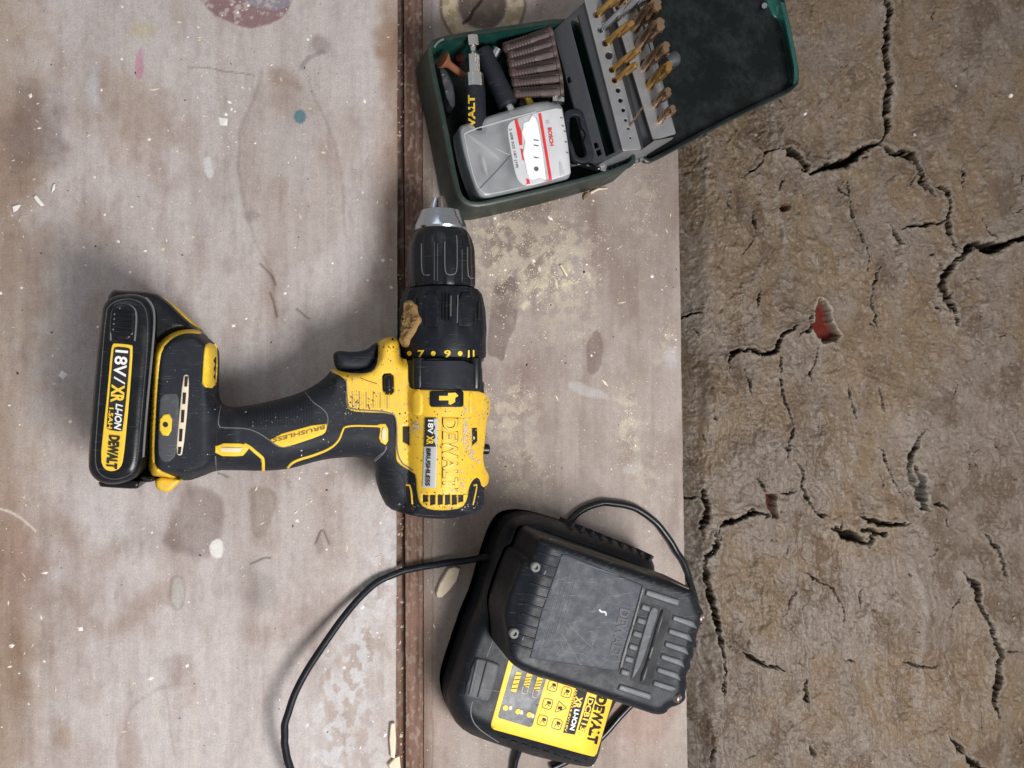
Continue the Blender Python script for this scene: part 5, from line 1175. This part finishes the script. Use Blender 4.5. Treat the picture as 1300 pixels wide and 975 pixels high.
decal('red_stripe', [z11([(712, 405), (730, 410), (742, 500), (728, 490)])], TPl, M_red, pl, .0002, smooth=0)
decal('red_stripe', [z11([(755, 628), (780, 640), (788, 684), (765, 688)])], TPl, M_red, pl, .0002, smooth=0)
decal('torn_foil_glare', [z11([(735, 210), (770, 200), (800, 150), (830, 180), (845, 230), (860, 320), (880, 440), (905, 640), (860, 620), (800, 640), (780, 625), (760, 590), (730, 440), (745, 350), (720, 290)])], TPl, M_foil, pl, .0003, .0004, 1.5, step=3, smooth=0, rough=.0006)  # foil patch carries the label's white glare in its colour
decal('torn_patch', [z11([(690, 190), (790, 160), (770, 200), (735, 215), (722, 270), (705, 240)])], TPl, M_silver, pl, .00025, smooth=0)
decal('torn_patch', [z11([(830, 170), (850, 200), (870, 330), (885, 450), (920, 640), (905, 645), (880, 470), (862, 350)])], TPl, M_silver, pl, .00045, smooth=0)
decal('torn_patch', [z11([(1005, 500), (1020, 510), (1030, 560), (1045, 600), (1010, 610)])], TPl, M_silver, pl, .00025, smooth=0)
text('label_print', 'BOSCH', z11([(918, 252)])[0], z11([(936, 388)])[0], 4.6, TPl, M_red, pl, .0004, .03)
text('label_print', '2 608 522 187 (10)', z11([(628, 258)])[0], z11([(682, 552)])[0], 3.0, TPl, M_ink, pl, .0004, .01)
0 and text('label_print', 'PH2', z11([(800, 235)])[0], z11([(806, 300)])[0], 4, TPl, M_ink, pl, .0012, .02)
decal('label_print', [circle(*z11([(918, 208)])[0], 2.4, 12)], TPl, M_silver, pl, .0003, smooth=0, step=0, rs=0)
for y in (340, 380, 470): decal('label_print', [z11([(808, y), (845, y+6), (846, y+14), (810, y+9)])], TPl, M_ink, pl, .0013, smooth=0, step=0, rs=0)
decal('label_print', [circle(*z11([(828, 562)])[0], 3.0, 12)], TPl, M_ink, pl, .0013, smooth=0, step=0, rs=0)
for x, y in ((1010, 170), (1020, 230), (1035, 270), (1042, 350), (1052, 430)): decal('label_print', [z11([(x, y), (x+16, y+4), (x+18, y+12), (x+4, y+10)])], TPl, M_ink, pl, .0004, smooth=0, step=0, rs=0)
tabo = z10([(108, 622), (125, 592), (165, 585), (200, 592), (225, 620), (245, 690), (262, 760), (275, 820), (262, 860), (225, 880), (180, 872), (155, 850), (140, 790), (120, 700)])
tabh = z10([(140, 640), (150, 625), (180, 620), (196, 635), (200, 680), (225, 712), (226, 740), (212, 760), (232, 820), (225, 845), (195, 850), (172, 830), (160, 780), (140, 750), (140, 700)])
patch('hanger_tab', [tabo, tabh], lambda x, y: .0305+0*x, M_rubber, bx, 6, .0008, 2, .003, smooth=1, rs=2, label='black hanging loop of the box')

# ------------------------------------------------------------------ chips, splinters, dust
def chip(name, loop, zt, mat, label, cat='wood chip', group=None, rough=.0012):
    o = patch(name, [loop], lambda x, y: zt+0*x, mat, None, 2, .0008, 1.2, bottom=.0002, smooth=0, rs=1.5, rough=rough); tag(o, label, cat, group); return o
z15 = zoomed(350, 640, 2.91)
chip('wood_chip', z15([(598, 345), (593, 330), (608, 290), (640, 238), (662, 232), (682, 240), (668, 285), (640, 320), (615, 345)]), .0035, M_chip, 'large pale wood chip lying left of the charger')
chip('splinter', z15([(425, 812), (440, 808), (445, 870), (440, 940), (425, 935), (420, 870)]), .003, M_chip, 'long upright pale splinter beside the batten at bottom', 'splinter')
chip('splinter', z15([(415, 965), (440, 938), (458, 930), (462, 975), (455, 1000), (430, 990)]), .003, M_chip, 'curled shaving below the upright splinter at the joint', 'shaving')
chip('splinter', zoomed(600, 220, 2.3214)([(255, 270), (262, 268), (282, 300), (276, 306)]), .0015, M_chip, 'thin short splinter on the sawdust right of the chuck', 'splinter', rough=.0003)
chip('plaster_crumb', [(58, 253), (66, 248), (74, 257), (72, 261), (62, 263)], .002, M_white_sp, 'rightmost white flake of the pair at the left edge', 'crumb', rough=.0008) if False else None
z16 = zoomed(0, 0, 2.5)
chip('paint_flake', z16([(105, 625), (115, 618), (125, 630), (142, 652), (130, 655), (115, 640)]), .0014, M_white_sp, 'white paint flake in the middle of three near the left edge', 'flake', rough=.0006)
chip('paint_flake', z16([(38, 655), (60, 648), (68, 650), (55, 668), (42, 674)]), .0014, M_white_sp, 'white paint flake nearest the left edge', 'flake', rough=.0006)
chip('paint_flake', z16([(162, 608), (168, 585), (176, 582), (175, 600), (165, 612)]), .0014, M_white_sp, 'slim white paint flake highest of three near the left edge', 'flake', rough=.0006)
z17 = zoomed(600, 220, 2.3214)
chip('shaving', z17([(345, 55), (370, 42), (398, 42), (397, 46), (370, 50), (350, 62)]), .0015, M_chip, 'thin pale shaving below the green case near board edge', 'shaving', rough=.0004)
chip('bark_fragment', z17([(325, 70), (332, 58), (342, 57), (338, 70), (328, 78)]), .002, M_clay, 'tiny dark bark fragment beside the thin shaving', 'fragment', rough=.0004)
def scatter(name, n, sampler, size, mat, label, zb=.0, kind='stuff', flat=.35, el=1.0):
    V = []; FF = []
    for i in range(n):
        x, y = sampler(); c = P(x, y, zb if zb is not None else gh(x, y)); s = size*random.lognormvariate(0, .45); a = random.uniform(0, math.pi) if el < 2 else random.gauss(1.4, .8); k = len(V)
        u = Vector((math.cos(a), math.sin(a), 0))*s*random.uniform(1, el+.6); v = Vector((-math.sin(a), math.cos(a), 0))*s*random.uniform(.35, .8)*(1.35 if el < 1.01 else 1); w = Vector((0, 0, s*flat))
        j = lambda: random.uniform(.6, 1.2)
        V += [tuple(c-u*j()-w*.2), tuple(c+v*j()-w*.2), tuple(c+u*j()-w*.2), tuple(c-v*j()-w*.2), tuple(c+u*random.uniform(-.4, .4)+v*random.uniform(-.4, .4)+w*random.uniform(.7, 1.6))]
        FF += [(k, k+3, k+4), (k+3, k+2, k+4), (k+2, k+1, k+4), (k+1, k, k+4)]
    o = mk(name, V, FF, mat, None, False); o['kind'] = kind; o['label'] = label; return o
DS = [(660, 320, 45, 45, 5), (700, 362, 30, 12, 4), (630, 300, 16, 40, 3), (720, 330, 25, 40, 3), (640, 505, 25, 12, 3), (650, 560, 30, 50, 3), (800, 540, 8, 30, 2), (852, 430, 8, 10, 1), (815, 250, 25, 25, 1.2), (720, 420, 60, 60, 2), (700, 290, 70, 30, 3), (835, 590, 20, 60, 1), (610, 250, 20, 12, 2)]
tw = sum(d[4] for d in DS)
def s_right():
    while True:
        if random.random() < .35: x, y = random.uniform(542, 862), random.uniform(0, 975)
        else:
            r_ = random.uniform(0, tw)
            for d in DS:
                r_ -= d[4]
                if r_ <= 0: break
            x, y = random.gauss(d[0], d[2]), random.gauss(d[1], d[3])
        if 541 < x < 858 and -5 < y < 980: return x, y
def s_left():
    while True:
        if random.random() < .7: x, y = random.uniform(0, 500), random.uniform(0, 975)
        else: x, y = random.choice([(random.gauss(470, 30), random.gauss(820, 90)), (random.gauss(260, 25), random.gauss(130, 50)), (random.gauss(430, 40), random.gauss(640, 60)), (random.gauss(420, 60), random.gauss(170, 90))])
        if 0 < x < 503: return x, y
def s_joint(): return random.uniform(504, 514), random.uniform(0, 975)
def s_ground(): return random.uniform(885, 1300), random.uniform(0, 975)
scatter('sawdust', 12500, s_right, .00024, M_dustp, 'fine cream sawdust scattered over the narrow board')
scatter('sawdust', 1700, s_left, .00042, M_dustp, 'sparse sawdust grains on the wide plywood board', el=1.4)
scatter('sawdust', 110, s_joint, .0006, M_dustp, 'sawdust caught in the joint beside the batten', -.0052)
scatter('plaster_crumbs', 190, s_left, .00085, M_white_sp, 'small white plaster crumbs strewn on the wide board', el=.6)
scatter('plaster_crumbs', 60, s_right, .0008, M_white_sp, 'small white plaster crumbs strewn on the narrow board', el=.6)
scatter('dark_specks', 260, lambda: (random.uniform(0, 860), random.uniform(0, 975)), .00038, material('dark_grit', (.05, .04, .035), .9), 'fine dark grit on both boards')
scatter('wood_shreds', 70, s_right, .0008, M_chip, 'tiny shredded wood slivers in the sawdust', el=3.5, flat=.2)
scatter('soil_crumbs', 700, s_ground, .0006, material('earth_crumb', (.16, .125, .095), .9, var=.4), 'loose earth crumbs on the cracked ground', None, flat=.8, el=.7)
scatter('pale_crumbs', 160, s_ground, .00045, material('pale_crumb', (.42, .38, .33), .9), 'pale crumbs and grit on the cracked ground', None, flat=.7, el=.7)
for x, y, r_, lbl in ((1282, 122, 3.4, 'small white stone near the right edge of the cracked ground'), (1021, 145, 2.2, 'tiny white stone right of the open lid')):
    c = P(x, y, gh(x, y)); pts = []
    V, FF = lathe_geo(c-Vector((0, 0, .001)), c+Vector((0, 0, .003)), [(0, r_*.00035), (.0012, r_*.0005), (.0026, r_*.0004), (.0034, r_*.00015)], 8, lambda i, s, w: .8+.4*abs(math.sin(w*1.7+i)))
    tag(mk('pebble', V, FF, M_white_sp, None, True), lbl, 'pebble')
for o in list(bpy.data.objects):
    if o.type == 'MESH' and o.name.startswith('ground'): pass
